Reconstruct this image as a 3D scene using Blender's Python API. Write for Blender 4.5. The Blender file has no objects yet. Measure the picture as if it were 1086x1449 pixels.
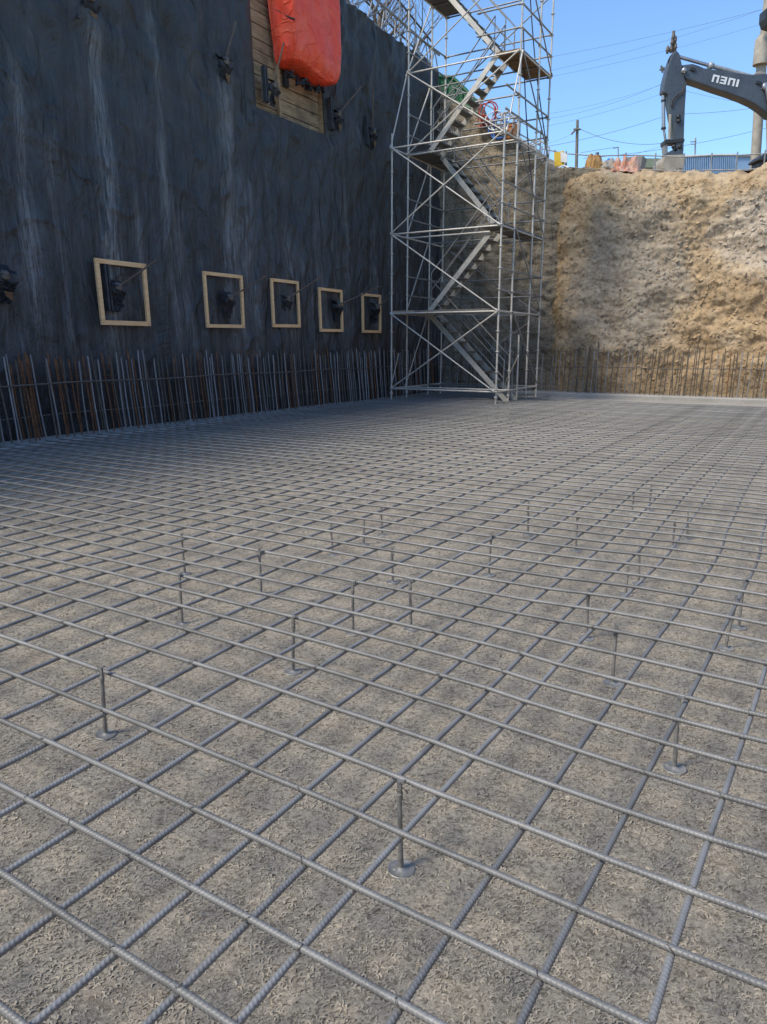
import bpy, math, random
import numpy as np
from mathutils import Vector, noise
random.seed(7); rng = np.random.default_rng(7)
sc = bpy.context.scene
COL = sc.collection
R = math.radians

# ------------------------------------------------------------------ camera
F = 1050.0; PITCH = R(12.8); CH = 1.8
cam_d = bpy.data.cameras.new('camera'); cam = bpy.data.objects.new('camera', cam_d); COL.objects.link(cam)
cam.location = (0, 0, CH); cam.rotation_euler = (R(90) - PITCH, 0, 0)
cam_d.sensor_fit = 'VERTICAL'; cam_d.sensor_height = 36; cam_d.lens = 36 * F / 1449
cam_d.clip_start = 0.05; cam_d.clip_end = 3000
sc.camera = cam
sc.view_settings.view_transform = 'Standard'; sc.view_settings.look = 'None'; sc.view_settings.exposure = 0

# ------------------------------------------------------------------ site frame: b runs away along the left wall, j runs to the right along the back wall
TH = R(59.2)
UB = np.array([math.cos(TH), math.sin(TH), 0.0]); UJ = np.array([math.sin(TH), -math.cos(TH), 0.0]); UZ = np.array([0, 0, 1.0])
def P(b, j, z): return UB * b + UJ * j + UZ * z
ZM = 0.30            # height of the bar mat
JW = -11.45          # left wall
BW = 22.8            # back wall
BAT = math.tan(R(2.6))
def jw(z): return JW - BAT * (z - ZM)
def ray(px, py):
    x = (px - 543) / F; y = (724.5 - py) / F; c, s = math.cos(PITCH), math.sin(PITCH)
    return np.array([x, c + y * s, -s + y * c])
C0 = np.array([0, 0, CH])
def unZ(px, py, z): d = ray(px, py); return C0 + d * ((z - CH) / d[2])
def unY(px, py, Y): d = ray(px, py); return C0 + d * (Y / d[1])
def unB(px, py, b): d = ray(px, py); return C0 + d * (b / (d @ UB))
def unW(px, py, out=0.0):
    d = ray(px, py)   # j = JW - BAT*(z-ZM) + out
    t = (JW - BAT * (CH - ZM) + out) / (d @ UJ + BAT * d[2]); return C0 + d * t
def bj(p): return float(p @ UB), float(p @ UJ), float(p[2])
def V(p): return np.array(p, float)

# ------------------------------------------------------------------ mesh helpers
class MB:
    def __init__(s): s.v = []; s.f = []; s.sm = []
    def add(s, vs, fs, smooth=False):
        o = len(s.v); s.v.extend([tuple(map(float, q)) for q in vs]); s.f.extend([tuple(o + i for i in f) for f in fs]); s.sm.extend([smooth] * len(fs))
    def tube(s, pts, r, n=8, cap=True):
        pts = [V(p) for p in pts]; m = len(pts); rr = r if hasattr(r, '__len__') else [r] * m
        vs = []; up = None
        for k in range(m):
            t = pts[min(k + 1, m - 1)] - pts[max(k - 1, 0)]; t = t / (np.linalg.norm(t) + 1e-12)
            if up is None:
                up = np.array([0, 0, 1.0]) if abs(t[2]) < .9 else np.array([1.0, 0, 0])
            a = np.cross(t, up); a /= np.linalg.norm(a) + 1e-12; up = np.cross(a, t)
            for q in range(n):
                w = 2 * math.pi * q / n; vs.append(pts[k] + (a * math.cos(w) + up * math.sin(w)) * rr[k])
        fs = []
        for k in range(m - 1):
            for q in range(n): fs.append((k * n + q, k * n + (q + 1) % n, (k + 1) * n + (q + 1) % n, (k + 1) * n + q))
        s.add(vs, fs, True)
        if cap: s.add(vs[:n], [tuple(range(n))[::-1]]); s.add(vs[-n:], [tuple(range(n))])
    def box(s, c, ax, size, bev=0.0):
        c = V(c); ax = [V(a) / np.linalg.norm(a) for a in ax]; h = [q / 2 for q in size]
        vs = [c + ax[0] * h[0] * i + ax[1] * h[1] * j + ax[2] * h[2] * k for k in (-1, 1) for j in (-1, 1) for i in (-1, 1)]
        s.add(vs, [(0, 2, 3, 1), (4, 5, 7, 6), (0, 1, 5, 4), (2, 6, 7, 3), (0, 4, 6, 2), (1, 3, 7, 5)])
    def beam(s, a, b, w, h, side=None):
        a = V(a); b = V(b); t = b - a; L = np.linalg.norm(t); t /= L
        if side is None: side = np.cross(t, UZ) if abs(t[2]) < .95 else UJ
        side = V(side); side = side - t * (side @ t); side /= np.linalg.norm(side); u = np.cross(side, t)
        s.box((a + b) / 2, (t, side, u), (L, w, h))
    def prism(s, poly, off):
        poly = [V(p) for p in poly]; off = V(off); n = len(poly)
        s.add(poly + [p + off for p in poly], [tuple(range(n)), tuple(range(2 * n - 1, n - 1, -1))] + [(i, i + n, (i + 1) % n + n, (i + 1) % n) for i in range(n)])
    def lathe(s, c, prof, n=20, axis=UZ):
        c = V(c); vs = []
        a = UJ if abs(axis[2]) > .9 else UZ; a = np.cross(axis, a); a /= np.linalg.norm(a); b2 = np.cross(axis, a)
        for r, z in prof:
            for q in range(n): w = 2 * math.pi * q / n; vs.append(c + axis * z + (a * math.cos(w) + b2 * math.sin(w)) * r)
        m = len(prof); s.add(vs, [(k * n + q, k * n + (q + 1) % n, (k + 1) * n + (q + 1) % n, (k + 1) * n + q) for k in range(m - 1) for q in range(n)], True)
    def build(s, name, mat, parent=None, org=None, bev=0.0):
        o0 = V(org) if org is not None else (V(parent['_o']) if parent is not None else np.zeros(3))
        me = bpy.data.meshes.new(name); me.from_pydata([tuple(np.array(q) - o0) for q in s.v], [], s.f)
        me.polygons.foreach_set('use_smooth', s.sm); me.materials.append(mat); me.update()
        ob = bpy.data.objects.new(name, me); COL.objects.link(ob)
        if parent is not None: ob.parent = parent; ob['_o'] = parent['_o']
        else: ob.location = tuple(o0); ob['_o'] = tuple(o0)
        if bev:
            m = ob.modifiers.new('bevel', 'BEVEL'); m.width = bev; m.segments = 2; m.limit_method = 'ANGLE'
        return ob
def thing(name, label, cat, loc, group=None):
    o = bpy.data.objects.new(name, None); COL.objects.link(o); o.location = tuple(map(float, loc)); o['_o'] = tuple(map(float, loc))
    o.empty_display_size = .2
    return tag(o, label, cat, group)
def tag(o, label, cat, group=None):
    o['label'] = label; o['category'] = cat
    if group: o['group'] = group
    return o
def struct(o): o['kind'] = 'structure'; return o
def grid_obj(name, pos, uv, mat, skip=None, parent=None, smooth=True):
    ny, nx = pos.shape[:2]; v = pos.reshape(-1, 3)
    if parent is not None: v = v - V(parent['_o'])
    idx = np.arange(ny * nx).reshape(ny, nx)
    q = np.stack([idx[:-1, :-1], idx[:-1, 1:], idx[1:, 1:], idx[1:, :-1]], -1).reshape(-1, 4)
    if skip is not None: q = q[~skip.reshape(-1)]
    me = bpy.data.meshes.new(name); me.vertices.add(len(v)); me.vertices.foreach_set('co', v.astype(np.float32).ravel())
    me.loops.add(q.size); me.loops.foreach_set('vertex_index', q.ravel().astype(np.int32))
    me.polygons.add(len(q)); me.polygons.foreach_set('loop_start', (np.arange(len(q)) * 4).astype(np.int32))
    me.update(calc_edges=True)
    ul = me.uv_layers.new(name='uv'); ul.data.foreach_set('uv', uv.reshape(-1, 2)[q.ravel()].astype(np.float32).ravel())
    me.polygons.foreach_set('use_smooth', [smooth] * len(q)); me.materials.append(mat); me.validate(); me.update()
    ob = bpy.data.objects.new(name, me); COL.objects.link(ob)
    if parent is not None: ob.parent = parent; ob['_o'] = parent['_o']
    return ob
def nz(x, y, z=0.0, o=3): return noise.fractal((x, y, z), 1.0, 2.0, o)

# ------------------------------------------------------------------ materials
class NT:
    def __init__(s, name):
        s.m = bpy.data.materials.new(name); s.m.use_nodes = True; s.t = s.m.node_tree; s.b = s.t.nodes['Principled BSDF']
    def n(s, typ, **k):
        nd = s.t.nodes.new(typ)
        for a, v in k.items():
            if a in nd.inputs.keys(): nd.inputs[a].default_value = v
            else: setattr(nd, a, v)
        return nd
    def l(s, a, b): s.t.links.new(a, b)
    def coord(s, kind='Object', scale=(1, 1, 1)):
        c = s.n('ShaderNodeTexCoord'); mp = s.n('ShaderNodeMapping'); mp.inputs['Scale'].default_value = scale
        s.l(c.outputs[kind], mp.inputs[0]); return mp.outputs[0]
    def noise(s, vec, scale, detail=5, rough=.55, dist=0.0):
        nd = s.n('ShaderNodeTexNoise'); nd.inputs['Scale'].default_value = scale; nd.inputs['Detail'].default_value = detail
        nd.inputs['Roughness'].default_value = rough; nd.inputs['Distortion'].default_value = dist; s.l(vec, nd.inputs['Vector']); return nd.outputs['Fac']
    def ramp(s, fac, stops):
        r = s.n('ShaderNodeValToRGB'); e = r.color_ramp.elements
        while len(e) < len(stops): e.new(.5)
        for k, (p, c) in enumerate(stops): e[k].position = p; e[k].color = (*c, 1) if len(c) == 3 else c
        s.l(fac, r.inputs[0]); return r.outputs[0]
    def mix(s, fac, a, b, mode='MIX'):
        m = s.n('ShaderNodeMix'); m.data_type = 'RGBA'; m.blend_type = mode
        for sock, val in ((m.inputs[0], fac), (m.inputs[6], a), (m.inputs[7], b)):
            if isinstance(val, (int, float)): sock.default_value = val
            elif isinstance(val, tuple): sock.default_value = (*val, 1)
            else: s.l(val, sock)
        return m.outputs[2]
    def math(s, op, a, b=0.0):
        m = s.n('ShaderNodeMath'); m.operation = op
        for k, val in enumerate((a, b)):
            if isinstance(val, (int, float)): m.inputs[k].default_value = val
            else: s.l(val, m.inputs[k])
        return m.outputs[0]
    def bump(s, h, strength, dist, prev=None):
        b = s.n('ShaderNodeBump'); b.inputs['Strength'].default_value = strength; b.inputs['Distance'].default_value = dist; s.l(h, b.inputs['Height'])
        if prev is not None: s.l(prev, b.inputs['Normal'])
        return b.outputs[0]
    def out(s, col=None, rough=None, nrm=None, metal=None, spec=None):
        for nm, v in (('Base Color', col), ('Roughness', rough), ('Normal', nrm), ('Metallic', metal), ('Specular IOR Level', spec)):
            if v is None: continue
            if isinstance(v, (int, float)): s.b.inputs[nm].default_value = v
            elif isinstance(v, tuple): s.b.inputs[nm].default_value = (*v, 1)
            else: s.l(v, s.b.inputs[nm])
        return s.m
def simple(name, a, b, scale=8, rough=.6, metal=0.0, bumpd=0.0, spec=.4):
    t = NT(name); v = t.coord(); f = t.noise(v, scale, 6, .6); f2 = t.noise(v, scale * 9, 3)
    f = t.math('MULTIPLY', t.math('ADD', f, f2), .5)
    col = t.ramp(f, [(.36, a), (.62, b)]); nr = t.bump(f, .6, bumpd) if bumpd else None
    return t.out(col, rough, nr, metal, spec)

M = {}
# pit floor
t = NT('rough_concrete'); v = t.coord()
big = t.noise(v, .55, 4, .6); mid = t.noise(v, 4.5, 5, .62); fine = t.noise(v, 46, 6, .7, .8); flk = t.noise(t.coord(scale=(1, 1.7, 1)), 75, 4, .75, 2.2)
base = t.ramp(mid, [(.3, (.41, .36, .285)), (.5, (.50, .443, .352)), (.72, (.57, .507, .405))])
base = t.mix(t.ramp(big, [(.38, (0, 0, 0)), (.62, (1, 1, 1))]), t.mix(1.0, base, (.90, .90, .92), 'MULTIPLY'), base)
pit = t.noise(t.coord(scale=(1, 1.5, 1)), 60, 5, .7, 1.5); base = t.mix(t.ramp(pit, [(.38, (.8,) * 3), (.45, (0,) * 3)]), base, (.12, .105, .085)); base = t.mix(t.ramp(fine, [(.40, (.9,) * 3), (.50, (0,) * 3)]), base, (.17, .148, .117))
base = t.mix(t.ramp(flk, [(.58, (0,) * 3), (.70, (.5,) * 3)]), base, (.44, .40, .34))
tan = t.noise(v, 2.1, 5, .6); base = t.mix(t.ramp(tan, [(.55, (0,) * 3), (.72, (.4,) * 3)]), base, (.36, .28, .20))
n1 = t.bump(mid, .5, .035); n1 = t.bump(fine, .8, .018, n1); n1 = t.bump(flk, .7, .010, n1)
M['floor'] = t.out(base, .93, n1, spec=.2)
t = NT('concrete_chip'); v = t.coord(); f = t.noise(v, 30, 2); M['chip'] = t.out(t.ramp(f, [(.3, (.17, .145, .112)), (.42, (.31, .275, .22)), (.58, (.385, .343, .275)), (.74, (.42, .345, .25))]), .9, spec=.2)
t = NT('smooth_concrete'); v = t.coord(); f = t.noise(v, 1.5, 6, .65); g = t.noise(v, 22, 5, .7)
M['ledge'] = t.out(t.mix(.35, t.ramp(f, [(.3, (.28, .265, .24)), (.7, (.42, .40, .36))]), t.ramp(g, [(.3, (.22, .21, .19)), (.7, (.46, .43, .38))])), .9, t.bump(g, .6, .02), spec=.2)
# reinforcing bar
def steel(name, c0, c1, c2, rough):
    t = NT(name); v = t.coord(); f = t.noise(v, 5, 5, .6); g = t.noise(v, 90, 4, .7)
    c = t.ramp(f, [(.3, c0), (.5, c1), (.72, c2)]); c = t.mix(t.ramp(g, [(.56, (0,) * 3), (.7, (.6,) * 3)]), c, (.36, .355, .34))
    c = t.mix(t.ramp(t.noise(v, 14, 5, .7), [(.62, (0,) * 3), (.75, (.45,) * 3)]), c, (.16, .10, .065))
    oi = t.n('ShaderNodeObjectInfo'); mr = t.n('ShaderNodeMapRange'); mr.inputs[3].default_value = .78; mr.inputs[4].default_value = 1.15; t.l(oi.outputs['Random'], mr.inputs[0])
    hs = t.n('ShaderNodeHueSaturation'); t.l(mr.outputs[0], hs.inputs['Value']); t.l(c, hs.inputs['Color'])
    return t.out(hs.outputs[0], rough, t.bump(g, .4, .002), .25, .5)
M['bar'] = steel('reinforcing_steel', (.155, .153, .147), (.22, .217, .208), (.295, .289, .275), .54)
M['bar2'] = steel('reinforcing_steel_blue', (.175, .176, .175), (.25, .251, .248), (.32, .318, .31), .56)
M['starter'] = steel('starter_steel', (.20, .20, .20), (.30, .30, .30), (.38, .38, .38), .55)
t = NT('rusty_steel'); v = t.coord(); f = t.noise(v, 7, 5, .65); M['rust'] = t.out(t.ramp(f, [(.3, (.08, .042, .026)), (.5, (.22, .10, .045)), (.7, (.34, .155, .065))]), .85, t.bump(t.noise(v, 80, 3), .4, .002), .2)
M['rodsteel'] = simple('anchor_rod_steel', (.10, .07, .05), (.22, .155, .11), 6, .7, .2)
M['brown'] = simple('brown_weathered_steel', (.09, .078, .066), (.20, .17, .14), 6, .7, .3)
# membrane
t = NT('waterproof_membrane'); v = t.coord('UV')
vs1 = t.coord('UV', (2.4, .16, 1)); vs2 = t.coord('UV', (11, .75, 1)); vs3 = t.coord('UV', (44, 2.6, 1))
s1 = t.noise(vs1, 1, 4, .6, .35); s2 = t.noise(vs2, 1, 5, .65, .5); s3 = t.noise(vs3, 1, 5, .7, .4); blot = t.noise(v, 1.1, 6, .65)
col = t.ramp(blot, [(.3, (.030, .029, .027)), (.55, (.045, .0435, .041)), (.75, (.066, .063, .059))])
sep = t.n('ShaderNodeSeparateXYZ'); t.l(v, sep.inputs[0]); Z = sep.outputs[1]; S = sep.outputs[0]
hm = t.n('ShaderNodeMapRange'); hm.inputs[1].default_value = 8.5; hm.inputs[2].default_value = 3.0; t.l(Z, hm.inputs[0])
hm2 = t.n('ShaderNodeMapRange'); hm2.inputs[1].default_value = 9.5; hm2.inputs[2].default_value = 7.0; hm2.inputs[3].default_value = .25; t.l(Z, hm2.inputs[0])
at = t.n('ShaderNodeAttribute'); at.attribute_name = 'streak'
k1 = t.ramp(s1, [(.51, (0,) * 3), (.66, (1,) * 3)]); k2 = t.ramp(s2, [(.40, (0,) * 3), (.68, (1,) * 3)]); k3 = t.ramp(s3, [(.40, (.1,) * 3), (.66, (1,) * 3)])
m1 = t.math('MULTIPLY', t.math('MULTIPLY', k1, k2), t.math('MULTIPLY', k3, hm2.outputs[0]))
m2 = t.math('MULTIPLY', t.math('MULTIPLY', k2, k3), t.math('MULTIPLY', hm.outputs[0], .46))
m3 = t.math('MULTIPLY', at.outputs['Fac'], t.ramp(t.math('ADD', t.math('MULTIPLY', s2, .45), t.math('MULTIPLY', s3, .55)), [(.42, (.06,) * 3), (.56, (1,) * 3)]))
mm = t.math('MINIMUM', t.math('ADD', t.math('MULTIPLY', m1, .45), t.math('ADD', m2, t.math('MULTIPLY', m3, .72))), .85)
col = t.mix(mm, col, (.27, .26, .245))
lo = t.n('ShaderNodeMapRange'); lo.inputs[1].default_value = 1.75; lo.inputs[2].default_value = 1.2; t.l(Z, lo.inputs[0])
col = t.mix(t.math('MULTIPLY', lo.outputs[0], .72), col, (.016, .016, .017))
rz = t.math('MULTIPLY', t.math('SUBTRACT', 1.0, t.math('MINIMUM', t.math('MULTIPLY', t.math('ABSOLUTE', t.math('SUBTRACT', Z, 1.45)), 2.6), 1.0)), t.ramp(t.noise(t.coord('UV', (1.1, 1.5, 1)), 1, 5, .65), [(.52, (0,) * 3), (.66, (1,) * 3)]))
col = t.mix(t.math('MULTIPLY', rz, .75), col, (.16, .075, .033))
spk = t.noise(v, 48, 2, .5); col = t.mix(t.ramp(spk, [(.74, (0,) * 3), (.78, (.5,) * 3)]), col, (.25, .26, .26))
def crease(sc_, scale, width, dist):
    f = t.noise(t.coord('UV', sc_), scale, 3, .5, dist); a = t.math('ABSOLUTE', t.math('SUBTRACT', f, .5)); return t.ramp(a, [(0, (1,) * 3), (width, (.25,) * 3), (width * 4, (0,) * 3)])
mp_ = t.n('ShaderNodeMapping'); mp_.inputs['Rotation'].default_value = (0, 0, .7); mp_.inputs['Scale'].default_value = (1.0, .45, 1); t.l(v, mp_.inputs[0])
cf = t.noise(mp_.outputs[0], .8, 2, .5, .4); cr2 = t.ramp(t.math('ABSOLUTE', t.math('SUBTRACT', cf, .5)), [(0, (1,) * 3), (.025, (.3,) * 3), (.06, (0,) * 3)])
cr1 = crease((1.0, .16, 1), 1.1, .03, .25); cr3 = crease((.25, 1.0, 1), .6, .008, .3)
nb = t.bump(t.noise(t.coord('UV', (1.6, .7, 1)), 1.6, 6, .6, 1.2), .7, .22); nb = t.bump(cr1, .55, .09, nb); nb = t.bump(cr2, .55, .09, nb); nb = t.bump(cr3, .15, .04, nb); nb = t.bump(s3, .35, .012, nb)
rgh = t.ramp(s2, [(.3, (.45,) * 3), (.7, (.68,) * 3)])
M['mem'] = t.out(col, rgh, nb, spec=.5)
t = NT('membrane_flap'); v = t.coord(); f = t.noise(v, 9, 5, .6); M['flap'] = t.out(t.ramp(f, [(.3, (.007, .008, .010)), (.7, (.022, .026, .033))]), .6, t.bump(f, .6, .02))
M['seat'] = simple('anchor_seat', (.03, .031, .034), (.07, .07, .072), 8, .6, 0, .01)
# shoring
t = NT('shoring_wall'); v = t.coord('UV')
br = t.n('ShaderNodeTexBrick'); br.inputs['Scale'].default_value = 1; br.inputs['Brick Width'].default_value = 2.2; br.inputs['Row Height'].default_value = .28; br.inputs['Mortar Size'].default_value = .012; br.inputs['Color1'].default_value = (.42, .35, .25, 1); br.inputs['Color2'].default_value = (.36, .295, .21, 1); br.inputs['Mortar'].default_value = (.24, .20, .155, 1); t.l(v, br.inputs[0])
f = t.noise(v, 2.2, 7, .68); c = t.mix(t.ramp(f, [(.35, (.0,) * 3), (.65, (.8,) * 3)]), br.outputs[0], (.46, .38, .27)); g = t.noise(v, 14, 6, .7)
c = t.mix(t.ramp(g, [(.34, (.6,) * 3), (.48, (0,) * 3)]), c, (.15, .115, .08))
c = t.mix(t.ramp(t.noise(t.coord('UV', (5, .35, 1)), 1, 5, .65, .4), [(.52, (0,) * 3), (.64, (.5,) * 3)]), c, (.16, .13, .095))
M['shore'] = t.out(c, .92, t.bump(br.outputs['Fac'], -.5, .03, t.bump(g, 1.0, .12)), spec=.15)
# soil
t = NT('cut_soil'); v = t.coord('UV')
a = t.noise(v, .42, 5, .62, .3); b_ = t.noise(v, 1.7, 6, .65); g = t.noise(v, 9, 7, .72, .7); h = t.noise(v, 30, 5, .7, 1.2)
och = t.ramp(b_, [(.3, (.40, .265, .14)), (.5, (.49, .345, .195)), (.7, (.56, .415, .25))])
gry = t.ramp(b_, [(.3, (.33, .275, .205)), (.6, (.41, .35, .27)), (.8, (.46, .405, .325))])
ps = t.n('ShaderNodeSeparateXYZ'); t.l(v, ps.inputs[0])
def zone(cx, cz, rx, rz, amp=1.3):
    dx = t.math('MULTIPLY', t.math('ADD', ps.outputs[0], -cx), 1 / rx); dz = t.math('MULTIPLY', t.math('ADD', ps.outputs[1], -cz), 1 / rz)
    rr = t.math('SQRT', t.math('ADD', t.math('MULTIPLY', dx, dx), t.math('MULTIPLY', dz, dz)))
    rr = t.math('ADD', rr, t.math('MULTIPLY', t.math('SUBTRACT', b_, .5), amp)); rr = t.math('ADD', rr, t.math('MULTIPLY', t.math('SUBTRACT', g, .5), .8))
    return t.math('MULTIPLY', rr, .5)
c = t.mix(t.ramp(zone(-5.3, 3.6, 1.7, 2.2), [(.40, (.92,) * 3), (.58, (0,) * 3)]), och, gry)
c = t.mix(t.ramp(zone(-1.9, 4.6, 1.35, 1.1), [(.40, (.5,) * 3), (.55, (0,) * 3)]), c, (.56, .52, .45))
c = t.mix(t.ramp(t.noise(v, .9, 5, .6), [(.58, (0,) * 3), (.70, (.55,) * 3)]), c, gry)
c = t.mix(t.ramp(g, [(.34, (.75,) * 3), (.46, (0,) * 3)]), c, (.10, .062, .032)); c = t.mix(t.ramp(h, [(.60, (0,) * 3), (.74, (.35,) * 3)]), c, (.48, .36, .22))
dv = t.n('ShaderNodeMix'); dv.data_type = 'VECTOR'; dv.inputs[0].default_value = .16; nn_ = t.n('ShaderNodeTexNoise'); nn_.inputs['Scale'].default_value = 3.5; nn_.inputs['Detail'].default_value = 3; t.l(v, nn_.inputs['Vector']); t.l(v, dv.inputs[4]); t.l(nn_.outputs['Color'], dv.inputs[5])
vo = t.n('ShaderNodeTexVoronoi'); vo.inputs['Scale'].default_value = 9; t.l(dv.outputs[1], vo.inputs['Vector'])
vo2 = t.n('ShaderNodeTexVoronoi'); vo2.inputs['Scale'].default_value = 22; t.l(dv.outputs[1], vo2.inputs['Vector'])
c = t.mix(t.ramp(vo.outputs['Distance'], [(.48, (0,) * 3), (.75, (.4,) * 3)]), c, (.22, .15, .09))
c = t.mix(t.ramp(vo.outputs['Color'], [(.2, (.0,) * 3), (.8, (.22,) * 3)]), c, (.62, .50, .34))
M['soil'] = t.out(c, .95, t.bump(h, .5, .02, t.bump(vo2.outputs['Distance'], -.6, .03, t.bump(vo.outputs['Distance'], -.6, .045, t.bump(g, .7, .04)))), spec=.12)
M['soilflat'] = simple('loose_soil', (.20, .125, .06), (.38, .25, .13), 3, .95, 0, .05, .1)
# timber
def wood(name, c0, c1, kn, rough=.7, ori=(1, 1, 9)):
    t = NT(name); f = t.noise(t.coord(scale=ori), 2.2, 6, .6, .7); g = t.noise(t.coord(), 5, 3)
    c = t.ramp(f, [(.32, c0), (.6, c1)]); c = t.mix(t.ramp(g, [(.60, (0,) * 3), (.72, (.6,) * 3)]), c, kn); return t.out(c, rough, t.bump(f, .3, .01), spec=.2)
M['newwood'] = wood('new_pine', (.86, .48, .215), (.95, .61, .305), (.50, .25, .12))
M['oldwood'] = wood('old_timber', (.20, .13, .07), (.44, .30, .17), (.06, .04, .025), .85)
t = NT('lagging_timber'); f = t.noise(t.coord(scale=(.8, .8, 7)), 2.0, 6, .65, .6); g = t.noise(t.coord(), 1.6, 5, .65); h = t.noise(t.coord(), 7, 4)
c = t.ramp(f, [(.32, (.17, .115, .06)), (.5, (.34, .235, .135)), (.7, (.47, .345, .21))]); c = t.mix(t.ramp(g, [(.48, (0,) * 3), (.62, (.7,) * 3)]), c, (.14, .105, .07)); c = t.mix(t.ramp(h, [(.64, (0,) * 3), (.7, (.8,) * 3)]), c, (.045, .03, .02))
M['lagging'] = t.out(c, .85, t.bump(f, .4, .015), spec=.2)
M['plank'] = wood('scaffold_plank', (.28, .22, .15), (.44, .35, .25), (.16, .11, .07), .8)
M['plankdk'] = wood('worn_plank', (.13, .08, .045), (.24, .155, .09), (.06, .04, .03), .85)
t = NT('orange_tarpaulin'); v = t.coord(); f = t.noise(v, 1.8, 5, .6, .8); g = t.noise(v, 6, 4, .6, 1.5)
c = t.ramp(f, [(.3, (.90, .055, .018)), (.5, (.97, .085, .028)), (.72, (.98, .13, .05))])
c = t.mix(t.ramp(t.noise(v, 3.1, 4), [(.70, (0,) * 3), (.73, (.7,) * 3)]), c, (.55, .40, .36))
tf = t.noise(v, 1.7, 3, .5, 1.4); tc = t.ramp(t.math('ABSOLUTE', t.math('SUBTRACT', tf, .5)), [(0, (1,) * 3), (.015, (.35,) * 3), (.07, (0,) * 3)]); tf2 = t.noise(v, 4.0, 3, .5, 1.0); tc2 = t.ramp(t.math('ABSOLUTE', t.math('SUBTRACT', tf2, .5)), [(0, (1,) * 3), (.02, (.3,) * 3), (.08, (0,) * 3)])
M['tarp'] = t.out(c, .46, t.bump(tc2, .22, .02, t.bump(tc, .5, .045, t.bump(f, .25, .08))), spec=.5)
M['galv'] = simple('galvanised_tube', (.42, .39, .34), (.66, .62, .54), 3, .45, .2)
M['footsteel'] = simple('dull_foot_steel', (.22, .215, .20), (.36, .35, .33), 20, .5, .5)
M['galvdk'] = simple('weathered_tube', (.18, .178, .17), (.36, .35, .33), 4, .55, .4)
M['alu'] = simple('aluminium_stair', (.40, .375, .32), (.60, .565, .49), 5, .5, .3)
M['tread'] = simple('stair_tread', (.10, .095, .085), (.22, .205, .18), 9, .7, .2)
M['excgrey'] = simple('machine_paint_grey', (.045, .055, .068), (.085, .097, .112), 2.5, .42, 0, .004, .5)
M['excdark'] = simple('machine_black', (.015, .016, .018), (.04, .041, .044), 5, .5)
M['chrome'] = simple('chrome_rod', (.30, .30, .31), (.46, .46, .47), 9, .38, .7)
M['barrel'] = simple('worn_barrel_steel', (.26, .26, .26), (.46, .455, .44), 12, .5, .3)
M['white'] = simple('white_paint', (.66, .66, .64), (.80, .80, .78), 6, .5)
M['tanmetal'] = simple('dusty_tan_steel', (.26, .22, .17), (.44, .39, .31), 4, .7, .1)
M['green'] = simple('green_sheeting', (.025, .12, .05), (.06, .24, .105), 3, .5, 0, .05)
M['blue'] = simple('blue_panel', (.20, .32, .47), (.28, .40, .54), 2, .55)
M['blue2'] = simple('blue_hose', (.03, .12, .42), (.07, .22, .60), 6, .5)
M['red'] = simple('red_hose', (.42, .05, .04), (.60, .14, .10), 6, .5)
M['yellow'] = simple('yellow_board', (.62, .40, .03), (.78, .55, .06), 6, .6)
M['orange'] = simple('orange_board', (.50, .17, .05), (.66, .28, .10), 6, .6)
M['cloth'] = simple('faded_sheet', (.62, .20, .09), (.66, .52, .42), 3.2, .9, 0, .05)
M['sack'] = simple('brown_sack', (.26, .12, .035), (.62, .36, .13), 3, .85, 0, .05)
M['grass'] = simple('roof_green', (.16, .20, .13), (.30, .32, .24), 4, .8)
M['render'] = simple('pale_render', (.42, .40, .36), (.56, .54, .50), 3, .85)
M['roofgrey'] = simple('grey_roof', (.16, .15, .14), (.30, .29, .27), 3, .8)
M['wire'] = simple('power_wire', (.10, .12, .14), (.18, .20, .23), 5, .6)
M['cable'] = simple('black_cable', (.02, .02, .025), (.05, .05, .055), 5, .6)
M['bark'] = simple('bare_bark', (.09, .07, .05), (.22, .17, .12), 8, .9)
M['polewood'] = simple('pole_wood', (.12, .10, .08), (.22, .19, .16), 6, .9)

# ------------------------------------------------------------------ pit floor
def floor_mesh():
    bs = np.concatenate([np.arange(-16.5, -4, .8), np.arange(-4, BW + .6, .10)]); js = np.arange(JW - .4, 7.8, .10)
    X = np.zeros((len(bs), len(js), 3)); U = np.zeros((len(bs), len(js), 2))
    for a, b in enumerate(bs):
        for c, j in enumerate(js):
            z = .022 * nz(b * .9, j * .9, 3, 4) + .008 * nz(b * 5, j * 5, 1, 2) - .01
            X[a, c] = P(b, j, z); U[a, c] = (b, j)
    return grid_obj('pit_floor', X, U, M['floor'])
struct(floor_mesh())
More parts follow.
